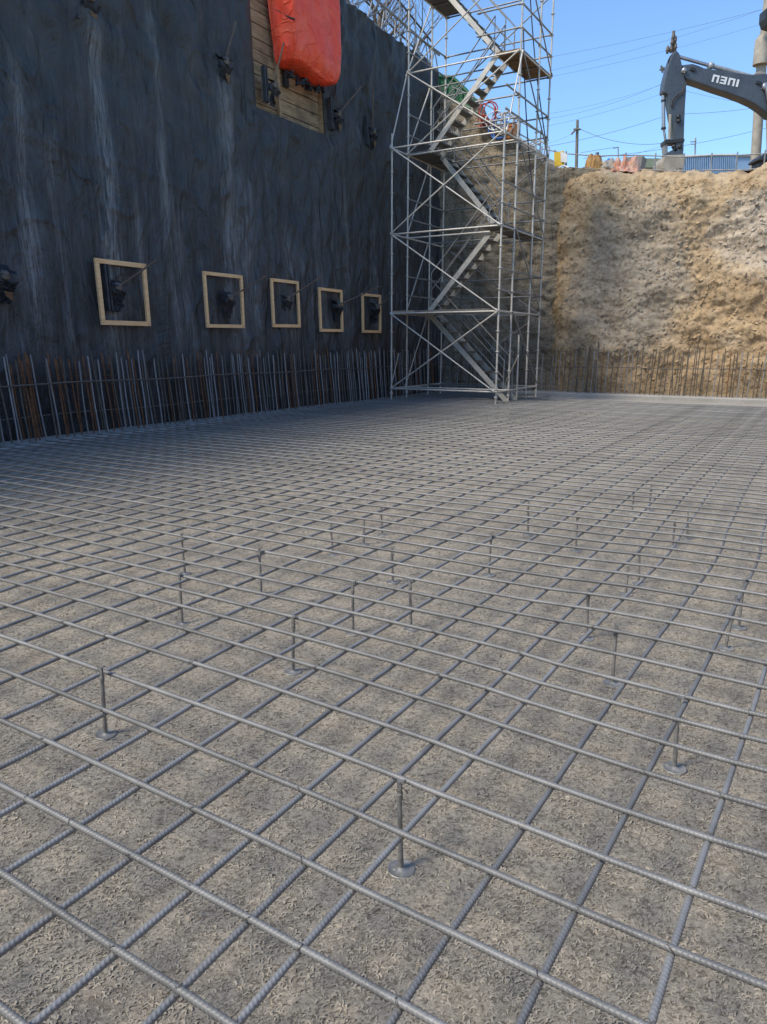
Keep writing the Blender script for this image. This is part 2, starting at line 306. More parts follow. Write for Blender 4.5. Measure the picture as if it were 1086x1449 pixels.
# fine near patch of floor chips
def chips():
    n = 135000
    Y = 1.2 + 7.2 * rng.random(n) ** 1.25; X = (rng.random(n) * 2 - 1) * (.62 * Y + .25)
    L = .0035 + .0060 * rng.random(n) ** 1.5; W = L * (.16 + .22 * rng.random(n)); an = rng.normal(.2, .8, n); hgt = L * (.15 + .45 * rng.random(n))
    t0 = np.stack([np.cos(an), np.sin(an), np.zeros(n)], -1); s0 = np.stack([-np.sin(an), np.cos(an), np.zeros(n)], -1)
    bb = X * UB[0] + Y * UB[1]; jj = X * UJ[0] + Y * UJ[1]
    z = np.array([.022 * nz(b * .9, j * .9, 3, 4) + .008 * nz(b * 5, j * 5, 1, 2) - .01 for b, j in zip(bb, jj)])
    c = np.stack([X, Y, z + .001], -1); tl = rng.normal(0, .35, n)[:, None]
    vs = np.zeros((n, 6, 3)); k = 0
    for u, up, bend in ((-1, 0, 0), (0, 1, .35), (1, .25, 0)):
        for w in (-1, 1):
            vs[:, k] = c + t0 * (u * L)[:, None] + s0 * (w * W + bend * L)[:, None] + UZ * (up * hgt)[:, None] + UZ * (w * W)[:, None] * tl; k += 1
    v = vs.reshape(-1, 3); q = np.array([[0, 2, 3, 1], [2, 4, 5, 3]])[None] + (np.arange(n) * 6)[:, None, None]; q = q.reshape(-1, 4)
    me = bpy.data.meshes.new('concrete_chips'); me.vertices.add(len(v)); me.vertices.foreach_set('co', v.astype(np.float32).ravel())
    me.loops.add(q.size); me.loops.foreach_set('vertex_index', q.ravel().astype(np.int32)); me.polygons.add(len(q)); me.polygons.foreach_set('loop_start', (np.arange(len(q)) * 4).astype(np.int32))
    me.update(calc_edges=True); me.materials.append(M['chip']); me.validate()
    o = bpy.data.objects.new('concrete_chips', me); COL.objects.link(o); o['kind'] = 'stuff'
    tag(o, 'thin loose concrete chips strewn over the rough pit floor', 'rubble')
chips()

# raised concrete margin along the walls, carrying the scaffold
def ledge():
    m = MB()
    def slab(b0, b1, j0, j1, z1):
        m.box(P((b0 + b1) / 2, (j0 + j1) / 2, (z1 - .1) / 2 - .03), (UB, UJ, UZ), (b1 - b0, j1 - j0, z1 + .1))
    slab(17.3, BW + .1, JW - .3, -6.7, .268); slab(19.95, BW + .1, -6.7, 7.2, .272)
    slab(BW - .82, BW + .1, JW - .3, 7.2, .40)
    slab(-3, 17.3, JW - .3, JW + .75, .285)
    return m.build('concrete_ledge', M['ledge'])
lg = ledge(); struct(lg)
lg.modifiers.new('bevel', 'BEVEL').width = .03

# ------------------------------------------------------------------ bar mat: node positions measured on the mat, then extended at 250 mm
RAW = '''0 0 574 1183;0 -1 500.7 1151.7;0 -2 427 1118.6;0 -3 353.4 1089;1 0 626 1127.8;1 -1 559.7 1097.6;1 -2 484 1070.7;1 -3 412.3 1043;1 -4 336.8 1017.3
2 0 679.4 1076;2 -1 611.2 1052.3;2 -2 537.6 1025.4;2 -3 467.6 1002.6;2 -4 395.8 979.4;2 -5 335 958.4;3 -1 655.4 1011.8;3 -2 583.6 989.7;3 -3 515.5 967.6;3 -4 447.3 946.6;3 -5 384.7 927;3 -6 331.3 908.7
4 -1 694 980.5;4 -2 620.4 960;4 -3 550.5 940;4 -4 484 921.5;4 -5 423.4 905;4 -6 366.3 888.4;5 -2 651.7 932.6;5 -3 587.3 916;5 -4 521 897.6;5 -5 467.6 884;5 -6 412.3 870;6 -2 679.4 909.8;6 -3 616.8 894;6 -4 554 879
1 1 729.3 1168.5;1 2 847 1216.6;1 3 976 1269.6;2 1 770.7 1108.9;2 2 881.8 1150.3;2 3 1004.4 1195;3 2 908.3 1100.6;3 3 1026 1137;4 3 1042.5 1092.3;0 2 807 1289.5;0 3 943 1354;-1 2 757.5 1382.3;0 1 680 1230.5;-1 1 619 1313;-1 0 505 1260;-1 -1 433 1219
-2 1 545.5 1414.6;-2 0 427.6 1344.6;-2 -1 350.4 1305;-2 -2 261.4 1259.8;-2 -3 183.7 1214.4;-2 -4 106 1169;-2 -5 43.6 1131;-3 -1 252 1396;-3 -2 163 1343;-3 -3 81.4 1290;-1 -2 354 1182;-1 -3 274.6 1146;-1 -4 197 1112;-1 -5 127 1080;-1 -6 68 1049.6;0 -4 280.3 1057;0 -5 216 1028.8;0 -6 149.6 1006;0 -7 85 979.5
1 -8 89.5 928;1 -9 31.5 908;2 -6 272 940;2 -7 205.5 920;2 -8 147.5 901;2 -9 88 884;2 -10 46 867;3 -7 262 893;3 -8 205.5 876.8;3 -9 152.5 860;3 -10 99.4 848;4 -7 310 872.5;4 -8 253.6 857;4 -9 199 843.6;4 -10 152.5 829.4;4 -11 96 817
5 3 1055.4 1050.4;6 3 1067.8 1015;7 3 1082 981;4 2 932.8 1055.8;5 2 952.3 1020;6 2 971.9 988;7 2 989.6 958;8 2 1009 922.5;9 2 1021.6 897.6;10 2 1035.8 876;11 2 1046.5 856.8;3 1 803 1063;4 1 833.3 1025.6;5 1 856.4 992;6 1 879.5 961.6;7 1 902.6 935;8 1 927.4 901;9 1 945 878;10 1 961 858.5;11 1 973.6 840.8;12 1 986 826.6;13 1 998.5 812.4;14 1 1009 798;15 1 1016 787.5'''
D = np.array([[float(q) for q in p.split()] for p in RAW.replace('\n', ';').split(';') if p.strip()])
G = np.array([unZ(u, w, ZM) for u, w in D[:, 2:]]); gb = G @ UB; gj = G @ UJ
ii = D[:, 0]; jj_ = D[:, 1]
am = {k: gb[ii == k].mean() for k in set(ii)}; bm_ = {k: gj[jj_ == k].mean() for k in set(jj_)}
def fill(d, lo, hi, slo, shi):
    ks = sorted(d); out = dict(d)
    a, b = ks[0], ks[-1]
    for k in range(int(a) - 1, lo - 1, -1): out[k] = out[k + 1] - slo
    for k in range(int(b) + 1, hi + 1): out[k] = out[k - 1] + shi
    return {int(k): v for k, v in out.items()}
good_i = {k: v for k, v in am.items() if (ii == k).sum() >= 5}
good_j = {k: v for k, v in bm_.items() if (jj_ == k).sum() >= 4}
A_ = fill(good_i, -7, 84, .25, .2505); B_ = fill(good_j, -38, 16, .262, .262)
res = np.array([[gb[k] - A_[int(ii[k])], gj[k] - B_[int(jj_[k])]] for k in range(len(D))])
DI = np.stack([ii, jj_], -1)
def node(i, j):
    d2 = ((DI - (i, j)) ** 2).sum(1); w = np.exp(-d2 / (2 * 1.1 ** 2)); w2 = .02 * np.exp(-d2 / (2 * 4.5 ** 2)); ww = w + w2
    r = (ww[:, None] * res).sum(0) / (ww.sum() + .02)
    ai = A_.get(i, None); bj_ = B_.get(j, None)
    return ai + r[0], bj_ + r[1]
IS = range(-7, 85); JS = range(-38, 17)
NODE = {}
for i in IS:
    for j in JS:
        b, jj = node(i, j); NODE[i, j] = (b, jj)
def bar_path(kind, k):
    pts = []
    for q in (JS if kind == 'A' else IS):
        b, j = NODE[(k, q) if kind == 'A' else (q, k)]
        if j < JW + .66 or j > 5.5 or b < -.6 or b > (21.6 if j < -6.9 else 20.1): continue
        pts.append((b, j))
    return np.array(pts)
def rib_bar(kind, k, r, z0, mat, label, group):
    p = bar_path(kind, k)
    if len(p) < 3: return
    ph = random.random() * 50
    # end stubs and resample
    d0 = p[0] - p[1]; p = np.vstack([p[0] + d0 * random.uniform(.05, .35), p, p[-1] + (p[-1] - p[-2]) * random.uniform(.05, .3)])
    seg = np.r_[0, np.cumsum(np.linalg.norm(np.diff(p, axis=0), axis=1))]
    L = seg[-1]; xs = [0.0]
    while xs[-1] < L:
        b = np.interp(xs[-1], seg, p[:, 0]); j = np.interp(xs[-1], seg, p[:, 1]); w = P(b, j, ZM); dist = math.hypot(w[0], w[1])
        fr = w[1] > .9 and abs(w[0]) < .62 * w[1] + .4
        xs.append(xs[-1] + (.0046 if (dist < 4.6 and fr) else (.10 if dist < 12 else .25)))
    xs = np.array(xs); b = np.interp(xs, seg, p[:, 0]); j = np.interp(xs, seg, p[:, 1])
    # smooth the polyline a little
    K = 1.0
    pos = np.array([P(bb, jj, z0 + .006 * nz(bb * .8, jj * .8, ph, 2) - .003) + (UB if kind == 'A' else UJ) * (.008 * nz(bb * .5, jj * .5, ph + 9, 2)) for bb, jj in zip(b, j)])
    T = (p[-1] - p[0]); T = UB * T[0] + UJ * T[1]; T /= np.linalg.norm(T); S = np.cross(UZ, T); n = 8 if len(xs) > 300 else 6
    rr = np.full(len(xs), r); small = np.r_[np.diff(xs), 1] < .01
    idx = np.arange(len(xs)); rr = np.where(small, np.where(idx % 3 == 0, r * 1.11, r * .94), r)
    an = np.arange(n) * 2 * math.pi / n
    ringo = S[None] * np.cos(an)[:, None] + UZ[None] * np.sin(an)[:, None]
    slant = np.where(np.cos(an) > 0, 1, -1) * np.sin(an) * .005
    vs = pos[:, None, :] + ringo[None] * rr[:, None, None] + T[None, None] * slant[None, :, None] * small[:, None, None]
    uv = np.zeros((len(xs), n + 1, 2)); vs = np.concatenate([vs, vs[:, :1]], 1)
    mid = P(p[len(p) // 2][0], p[len(p) // 2][1], ZM)
    o = grid_obj('reinforcing_bar', vs - mid, uv, mat); o.location = tuple(mid)
    tag(o, label, 'rebar', group)
RB = .0103
for i in IS:
    if A_[i] < .3: continue
    rib_bar('A', i, RB, ZM + RB, M['bar'], 'ribbed grey bar in the upper layer of the floor mat, parallel to the back wall', 'upper layer bars of the floor mat')
for j in JS:
    rib_bar('B', j, RB, ZM - RB, M['bar2'], 'ribbed blue grey bar in the lower layer of the mat, parallel to the black wall', 'lower layer bars of the floor mat')

# tie wires where bars cross (near the viewer)
tw = MB()
for sg in (1, -1): tw.tube([np.array([math.cos(a) * .0145 * sg, math.sin(a) * .0145, .020 * math.sin(a * 1.0) ** 2 + .0]) + np.array([0, 0, -.003 + .006 * q / 8]) for q, a in enumerate(np.linspace(0, 3.2, 9))], .0012, 5)
tw.tube([(.010, .004, .016), (.013, .008, .018), (.017, .009, .015)], .0012, 5)
tme = bpy.data.meshes.new('tie_wire'); tme.from_pydata(tw.v, [], tw.f); tme.materials.append(M['brown'])
for i in range(-4, 9):
    for j in range(-9, 5):
        if random.random() < .5: continue
        b, jj = NODE[i, j]; p = P(b, jj, ZM + .006)
        if p[1] < 1.2 or abs(p[0]) > .6 * p[1] + .3 or p[1] > 5: continue
        o = bpy.data.objects.new('tie_wire', tme); COL.objects.link(o); o.location = tuple(p); o.scale = (.85, .85, .7); o.rotation_euler = (0, 0, random.uniform(0, 6.28)); tag(o, 'thin dark tie wire twisted round a crossing of the floor mat', 'tie wire', 'tie wires on the floor mat')
# ------------------------------------------------------------------ spacer chairs
CH_L = [((568, 1222), 'nearest spacer stand, round steel foot on the floor at the bottom centre'),
 ((955, 1083), 'spacer stand with a wide bright foot, nearest one on the right side'),
 ((150, 1040), 'spacer stand on a round foot, nearest one on the left side'),
 ((415, 948), 'tall spacer stand in the left middle, first one behind the nearest left stand'),
 ((258, 878), 'spacer stand left of the tall middle stand, in front of another in line'),
 ((370, 838), 'thin spacer stand behind and left of the tall middle stand'),
 ((582, 890), 'spacer stand at the centre with a dark hooked head'),
 ((500, 895), 'short dark spacer stand just left of the centre hooked stand'),
 ((262, 812), 'farthest of the two spacer stands in line at the left'),
 ((867, 966), 'spacer stand with a knobbly stem on a dark foot, right of centre'),
 ((830, 902), 'spacer stand with a looped base wire, right of centre'),
 ((692, 812), 'slim spacer stand in the middle distance at centre right'),
 ((747, 757), 'small far spacer stand above the slim centre right one'),
 ((1027, 915), 'leaning spacer stand close to the right edge'),
 ((1046, 884), 'spacer stand behind the leaning one close to the right edge'),
 ((886, 840), 'low bent spacer stand in the right middle distance'),
 ((904, 824), 'low spacer stand just behind the low bent one'),
 ((952, 773), 'left one of two small far spacer stands at the right'),
 ((972, 765), 'right one of two small far spacer stands at the right'),
 ((895, 725), 'tiny far spacer stand, left one of the farthest pair'),
 ((919, 722), 'tiny far spacer stand, right one of the farthest pair'),
 ((815, 778), 'far short spacer stand between the slim one and the right pairs'),
 ((515, 770), 'far spacer stand just left of the centre line'),
 ((541, 757), 'farthest spacer stand near the centre line'),
 ((556, 822), 'mid distance spacer stand with a flat dark foot near the centre'),
 ((471, 784), 'far dark spacer stand left of the centre line')]
for n, ((u, w), lab) in enumerate(CH_L):
    c = unZ(u, w, .0); rs = random.Random(n * 7 + 1); cb, cj, _ = bj(c); c = c + UZ * (.022 * nz(cb * .9, cj * .9, 3, 4) + .008 * nz(cb * 5, cj * 5, 1, 2) - .008)
    t_ = thing('spacer_stand', lab, 'spacer stand', c, 'spacer stands holding up the bar mat')
    m = MB(); m.lathe(c - UZ * .002, [(.0, .014), (.010, .014), (.016, .006), (.044, .0045), (.046, .007), (.050, .006), (.051, .001), (.051, -.012)], 24); m.build('base_plate', M['galvdk'] if n % 2 else M['footsteel'], t_)
    lean = np.array([rs.uniform(-.010, .010), rs.uniform(-.008, .008), 0]); 
    if n == 13: lean = np.array([.03, .0, 0])
    h = ZM + .040 + rs.uniform(-.012, .01) - (rs.uniform(.05, .12) if n >= 15 else 0)
    m = MB(); m.tube([c + UZ * .01, c + lean * .4 + UZ * .12, c + lean + UZ * (h - .07)], [.0098, .0090, .0092], 10); m.build('stem', M['galvdk'], t_)
    top = c + lean + UZ * (h - .07); m = MB()
    m.tube([top, top + UZ * .02], .012, 8); m.beam(top + UZ * .015, top + UZ * .075, .017, .009, UJ)
    m.beam(top + UZ * .070, top + UZ * .078 + UJ * .022, .016, .006, UB); m.build('saddle', M['galvdk'], t_)
    if n in (0, 3, 9, 10):
        m = MB(); a = top + UZ * .005; m.tube([a + np.array([.012 * math.cos(q * .9), .012 * math.sin(q * .9), .003 * q]) for q in range(15)] + [a + np.array([.03, .0, .02])], .0016, 5); m.build('tie_wire', M['brown'], t_)

# ------------------------------------------------------------------ left wall membrane
o1 = bj(unW(361, 150)); o2 = bj(unW(457, 192)); OB0, OB1, OZ = o1[0], o2[0] + .05, (o1[2] + o2[2]) / 2
print('opening', o1, o2, 'top', bj(unW(480, 0)), bj(unW(545, 50)), bj(unW(612, 100)))
def wall_top(b): return np.interp(b, [-5, 8, 11, 14.5, 16, 17.5, 19, 21, 23], TOPZ)
TZ = [bj(unW(*q)) for q in ((481, 0), (512, 22), (545, 50), (575, 68), (612, 100))]
tb = [q[0] for q in TZ]; tz = [q[2] for q in TZ]
def wall_top(b): return float(np.interp(b, [-5, tb[0] - .4] + tb, [tz[0] + .1, tz[0] + .05] + tz))
def membrane():
    bs = sorted(set(np.round(np.arange(-3, BW + .15, .055), 4)) | {OB0, OB1, BW + .15}); nzr = 170
    n = len(bs); zr = np.linspace(0, 1, nzr); k0 = None
    X = np.zeros((nzr, n, 3)); U = np.zeros((nzr, n, 2)); Zs = np.zeros((nzr, n))
    # the row closest to the sill of the opening is snapped onto it
    fr = (OZ - .1) / (tz[0] + .05 - .1); kz = int(round(fr * (nzr - 1)))
    for c, b in enumerate(bs):
        top = wall_top(b)
        for a, r in enumerate(zr):
            if a <= kz: z = .1 + (OZ - .1) * a / kz
            else: z = OZ + (top - OZ) * (a - kz) / (nzr - 1 - kz)
            fold = .12 * nz(b * .55, z * .22, 7, 3) + .13 * abs(nz(b * 1.5, z * .22 + .25 * b, 2, 3)) + .045 * nz(b * 3.2, z * .5, 5, 3)
            drape = .16 * abs(nz(b * 1.1 + z * .55, z * .8, 11, 2)) * min(1, max(0, (z - 4) / 3)) + .12 * abs(nz(b * 2.2 - z * .9, z * .7 + 4, 13, 2)) * min(1, max(0, (b - 11) / 3))
            tie = min(1.0, abs(z - OZ) * 3 + .15) if OB0 - .3 < b < OB1 + .3 else 1
            if OB0 - .4 < b < OB1 + .4 and z > OZ: tie = min(1, min(abs(b - OB0), abs(b - OB1)) * 3 + .15)
            d = (fold + drape) * tie + .02 + .035 * (((b + .05 * math.sin(z * 1.1)) / 2.1) % 1.0) * tie
            seam = .03 * math.exp(-((z - (5.3 - .12 * (b - 7) + .10 * math.sin(b * 1.3))) / .05) ** 2) * (1 if b < 12 else 0)
            X[a, c] = P(b, jw(z) + d + seam, z); U[a, c] = (b, z); Zs[a, c] = z
    bsn = np.array(bs); mb = (bsn[:-1] + bsn[1:]) / 2; skip = np.zeros((nzr - 1, n - 1), bool)
    zc = (Zs[:-1, :-1] + Zs[1:, :-1]) / 2
    skip |= ((mb[None] > OB0) & (mb[None] < OB1) & (zc > OZ))
    o = grid_obj('membrane_wall', X, U, M['mem'], skip)
    SL = [(8, 90, 14, .9, 330), (62, 180, 9, .6, 420), (122, 30, 15, 1.0, 420), (150, 330, 12, .5, 470), (214, 0, 9, .7, 420), (250, 300, 12, .5, 480), (309, 110, 17, .9, 480), (345, 260, 13, .6, 480), (400, 330, 14, .6, 480), (445, 300, 8, .4, 470), (480, 250, 9, .4, 470), (525, 320, 8, .4, 470), (40, 300, 10, .4, 480), (185, 280, 8, .45, 470)]
    sv = np.zeros(nzr * n, np.float32); BB = np.repeat(np.array(bs)[None], nzr, 0); ZZ = Zs
    for px, y0, wpx, am_, y1 in SL:
        p0 = bj(unW(px, max(y0, 60))); p1 = bj(unW(px + wpx, max(y0, 60))); ztop = bj(unW(px, y0))[2]; wd = p1[0] - p0[0]; tot = 0
        wob = .05 * np.sin(ZZ * 1.1 + px) + .025 * np.sin(ZZ * 3.1 + px * 2)
        sv += (am_ * np.exp(-((BB - p0[0] - wob * .8) / (wd * .62)) ** 2) * np.clip((ztop + .3 - ZZ) / .7, 0, 1) * np.clip((ZZ - 1.3) / 1.2, .25, 1)).ravel().astype(np.float32)
    # the mesh keeps every grid vertex, so the attribute maps one to one
    if len(o.data.vertices) == len(sv): o.data.attributes.new('streak', 'FLOAT', 'POINT').data.foreach_set('value', sv)
    return o
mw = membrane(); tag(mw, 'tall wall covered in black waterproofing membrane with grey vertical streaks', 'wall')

# ------------------------------------------------------------------ timber opening
lw = thing('timber_lagging', 'weathered horizontal timber lagging in the opening cut in the black membrane', 'timber lagging', P((OB0 + OB1) / 2, jw(OZ) - .1, OZ))
ztop = tz[0] + .1
m = MB(); z = OZ - .08; q = 0
while z < ztop:
    h = random.choice((.24, .27, .30)); off = random.uniform(-.012, .012)
    cz = z + h / 2; m.box(P((OB0 + OB1) / 2 + .05, jw(cz) - .13 + off, cz), (UB, UJ, UZ), (OB1 - OB0 + .3, .06, h - random.uniform(.02, .035))); z += h
m.build('lagging_boards', M['lagging'], lw)
m = MB(); m.box(P((OB0 + OB1) / 2 + .05, jw(OZ + 2) - .24, OZ + 1.9), (UB, UJ, UZ), (OB1 - OB0 + .4, .05, 4.2)); m.build('backing', M['excdark'], lw)
for nm, bb in (('edge_post', OB0 + .95), ('edge_post', OB1 + .02)):
    m = MB(); m.beam(P(bb, jw(OZ) - .06, OZ - .05), P(bb, jw(ztop) - .06, ztop), .09, .10, UB); m.build(nm, M['oldwood'], lw)
m = MB(); m.beam(P(OB0 + 1.25, jw(OZ) - .07, OZ + .75), P(OB0 + 1.25, jw(ztop) - .07, ztop), .16, .06, UB); m.build('steel_pile_flange', M['excdark'], lw)

# ------------------------------------------------------------------ orange tarpaulin
def tarp():
    OUT = .62
    A = bj(unW(421, 60, OUT)); Bp = bj(unW(481, 60, OUT)); lo = bj(unW(481, 118, OUT))[2]; print('tarp', A, Bp, lo)
    b0, b1 = A[0], Bp[0]; zt = tz[0] + 1.2
    # closed ring around the bundle: side facing the camera, front, far side
    ring = []
    for k in range(19): ring.append((b0 - .10 + .10 * k / 18, -.02 + (OUT + .02) * k / 18, 'L'))
    for k in range(1, 49): ring.append((b0 + (b1 - b0) * k / 48, OUT + .05 * math.sin(math.pi * k / 48), 'F'))
    for k in range(1, 15): ring.append((b1 + .03 * math.sin(math.pi * k / 14), OUT * (1 - k / 14), 'R'))
    nr = 100; X = np.zeros((nr + 14, len(ring), 3)); U = np.zeros((nr + 14, len(ring), 2)); cb = (b0 + b1) / 2
    for a in range(nr + 14):
        for c, (b, o, s_) in enumerate(ring):
            fr = (b - b0) / (b1 - b0)
            zb = lo + .04 + .10 * (1 - fr) ** 2 + .05 * math.sin(fr * 7) 
            if a < nr: z = zt + (zb - zt) * (a / (nr - 1)); sh = 0
            else: z = zb; sh = (a - nr + 1) / 14
            taper = 1 - .0 * a
            near = math.exp(-(z - zb) / .35) if a < nr else 1
            d = .05 * nz(b * 1.3 + z * .5, o * 1.5, z * .55, 3) + .04 * abs(nz(b * 1.6, o * 2, z * 1.2 + b, 2)) * (.6 + near)
            oo = o * (1 - .22 * near * near) ; bb = b + (cb - b) * .05 * near * near
            if sh:
                zz = z - .13 * math.sin(sh * math.pi / 2) + .0; oo = oo * (1 - .82 * (1 - math.cos(sh * math.pi / 2))); bb = bb + (cb - bb) * .35 * (1 - math.cos(sh * math.pi / 2)); z = zz
            bb += .05 * (1 - a / (nr + 14)) * 0 - (.16 * max(0, z - lo) / 2 if s_ == 'L' or fr < .1 else .16 * max(0, z - lo) / 2 * max(0, 1 - fr))
            X[a, c] = P(bb - (d if s_ == 'L' else 0) * .8, jw(z) + max(oo, 0) + (d if s_ != 'L' else 0) + .02, z); U[a, c] = (b, z)
    t_ = thing('tarpaulin_bundle', 'large bright orange tarpaulin bundle hanging in the timber opening', 'tarpaulin', P(cb, jw(lo), lo - .1))
    grid_obj('sheet', X, U, M['tarp'], parent=t_)
    # dark tie ropes on the side and gathered under the bottom
    m = MB()
    for zz in (.85, 1.25, 1.6, 2.1, 2.5):
        for o in (.08,): m.tube([P(b0 - .17 + .1 * q / 6, jw(lo + zz) + .02 + OUT * q / 6, lo + zz + .30 - .3 * q / 6 + .02 * math.sin(q)) for q in range(7)], .018, 6)
    m.build('strap', M['excdark'], t_)
    m = MB()
    for q in range(9):
        c = P(b0 + .25 + .17 * q + random.uniform(-.05, .05), jw(lo) + .12 + random.uniform(0, .25), lo - .10 - random.uniform(0, .14)); pts = [c + np.array([random.uniform(-.12, .12), random.uniform(-.12, .12), random.uniform(-.08, .1)]) for _ in range(6)]
        m.tube(pts, .03, 6)
    m.build('rope_knot', M['excdark'], t_)
tarp()

# ------------------------------------------------------------------ wooden frames and anchor heads
FR = [((134.8, 364.8), (207, 373.4), (214.4, 461.5), (145, 459.6), 'wooden frame around an anchor, leftmost and largest of the five'),
      ((288.2, 383.4), (344, 389.7), (347.3, 464.3), (294, 463.5), 'wooden frame around an anchor, second from the left of the five'),
      ((384, 393.3), (423.3, 398), (426.4, 463.5), (387.4, 463), 'wooden frame around an anchor, middle one of the five'),
      ((451.8, 406.3), (485.2, 410.4), (486.6, 469.8), (454.3, 469.3), 'wooden frame around an anchor, fourth from the left of the five'),
      ((513.4, 414.6), (539.9, 417.3), (540.2, 471.2), (514.2, 470.7), 'wooden frame around an anchor, rightmost and smallest, next to the scaffold')]
def anchor(c, w, h, rodpx, label, group, plate=True, rod_out=.6, base_px=None, tilt=0, ragged=False, sc_=.85):
    """c=(b,z) centre of head, built on the wall"""
    b, z = c; t_ = thing('anchor_head', label, 'ground anchor', P(b, jw(z) + .02, z), group); rs = random.Random(int(b * 100 + z * 10))
    b0_, z0_ = b, z
    def W(bb, zz, out): bb = b0_ + (bb - b0_) * sc_; zz = z0_ + (zz - z0_) * sc_; return P(bb, jw(zz) + out * sc_ * .8 + .05, zz)
    if plate:
        m = MB()
        for s_ in (0, 1): m.beam(W(b - .20 - .10 * s_, z - h * .62, .15 + .02 * s_), W(b - .20 - .10 * s_, z + h * .78, .15 + .02 * s_), .035, .13, UB)
        m.build('channel_plate', M['seat'], t_, bev=.004)
    m = MB() # wedge shaped seat under the anchor
    m.prism([W(b - .17, z - .02, .06), W(b - .17, z + .13, .06), W(b - .17, z + .10, .30), W(b - .17, z - .06, .34)], UB * .30); m.build('seat', M['seat'], t_, bev=.008)
    m = MB()
    m.lathe(W(b, z + .08, .28), [(.0, .10), (.035, .10), (.045, .06), (.085, .05), (.085, 0), (0, 0)], 12, (UJ * .86 + UZ * .5)); m.build('nut', M['brown'], t_)
    # torn membrane flap hanging below
    nx, ny = 9, 11; X = np.zeros((ny, nx, 3)); U = np.zeros((ny, nx, 2)); k = rs.uniform(0, 20)
    for a in range(ny):
        for cc in range(nx):
            u = cc / (nx - 1) - .5; v = a / (ny - 1); wd = .40 * (1 - .35 * v + .25 * nz(v * 3, k, 0, 2))
            out = .30 * (1 - v) ** 1.3 + .05 + .12 * abs(nz(u * 4 + k, v * 3, 1, 2)) + .06 * v
            X[a, cc] = W(b + u * wd + .03 * nz(v * 5, k, 4, 2), z - .02 - h * .62 * v - .06 * abs(u) * nz(k, u * 8, 2, 2), out); U[a, cc] = (u, v)
    grid_obj('flap', X, U, M['flap'], parent=t_, smooth=rs.random() < .5)
    X = np.zeros((5, 6, 3)); U = np.zeros((5, 6, 2))
    for a in range(5):
        for cc in range(6):
            u = cc / 5; v = a / 4; X[a, cc] = W(b - .20 + .42 * u, z + .12 + .16 * v + .05 * nz(u * 3, v * 3, k, 2), .34 * (1 - v) ** 1.5 + .05 * nz(u * 5, v * 5, k, 2) + .06); U[a, cc] = (u, v)
    grid_obj('torn_cover', X, U, M['flap'], parent=t_, smooth=False)
    if ragged:
        m = MB(); m.prism([W(b - .02, z - .28, .30), W(b + .16, z - .36, .20), W(b + .10, z - .22, .34), W(b - .08, z - .20, .36)], UZ * .01); m.build('torn_board', M['plankdk'], t_)
    if rodpx is not None:
        a = W(b, z + .08, .25); e = unW(rodpx[0], rodpx[1], rod_out); m = MB(); m.tube([a, (a + e) / 2 - UZ * .01, e], .019, 8); m.build('anchor_rod', M['rodsteel'], t_)
RODS = [(223, 367), (376, 391), (455, 391), (538, 405), (552, 422)]
ORD = ['leftmost', 'second', 'middle', 'fourth', 'rightmost']
for k, (tl, tr, br_, bl, lab) in enumerate(FR):
    c4 = [unW(*q, .20) for q in (tl, tr, br_, bl)]; ctr = sum(c4) / 4
    t_ = thing('wooden_frame', lab, 'wooden frame', ctr, 'wooden frames round the wall anchors')
    w = .072 * (1.0 if k else 1.15); nrm = UJ
    def inset(p, q, r): # corner p with neighbours q, r
        a = (q - p) / np.linalg.norm(q - p); b = (r - p) / np.linalg.norm(r - p); return p + a * w + b * w
    inn = [inset(c4[n], c4[(n + 1) % 4], c4[(n - 1) % 4]) for n in range(4)]
    for n, nm in enumerate(('top_rail', 'right_stile', 'bottom_rail', 'left_stile')):
        m_ = (n + 1) % 4; m = MB()
        if n % 2 == 0: poly = [c4[n], c4[m_], c4[m_] + (c4[(m_ + 1) % 4] - c4[m_]) / np.linalg.norm(c4[(m_ + 1) % 4] - c4[m_]) * w, c4[n] + (c4[n - 1] - c4[n]) / np.linalg.norm(c4[n - 1] - c4[n]) * w]
        else:
            A0 = c4[n] + (c4[m_] - c4[n]) / np.linalg.norm(c4[m_] - c4[n]) * (w + .002); B0 = c4[m_] + (c4[n] - c4[m_]) / np.linalg.norm(c4[n] - c4[m_]) * (w + .002)
            a0 = (c4[n - 1] - c4[n]); a0 /= np.linalg.norm(a0); poly = [A0, B0, B0 + a0 * w, A0 + a0 * w]
        m.prism(poly, -nrm * .05); m.build(nm, M['newwood'], t_, bev=.004)
    m = MB()
    for n in range(4): m.lathe((c4[n] + inn[n]) / 2, [(0, .004), (.009, .003), (.009, -.002)], 8, UJ)
    m.build('screw_head', M['excdark'], t_)
    cc = bj(ctr); ab = bj(unW(*((156, 412), (315, 426), (397, 427), (470, 435), (524, 438))[k]))
    anchor((ab[0], ab[2]), .4, .8, RODS[k], 'black sheathed anchor head with a rusty rod inside the %s wooden frame' % ORD[k], 'anchor heads on the black wall', k == 0, sc_=.72)
for px, rod, lab, plate in (((307, 96), (334, 30), 'torn anchor head with its rod pointing up, left of the timber opening', False),
        ((115, 8), None, 'torn anchor head at the top edge of the wall, above the widest grey streak', True),
        ((376, 128), (402, 60), 'anchor head with two dark channels at the lower left corner of the timber opening', True),
        ((468, 168), (512, 122), 'bulky anchor head with brown clamp at the lower right corner of the opening', True),
        ((518, 192), (528, 120), 'narrow anchor head nearest to the scaffold top, right of the opening', True),
        ((-6, 398), None, 'anchor head cut by the left edge of the photo, level with the frames', True)):
    c = bj(unW(*px)); anchor((c[0], c[2]), .4, .62, rod, lab, 'anchor heads on the black wall', plate, .35, ragged=True)

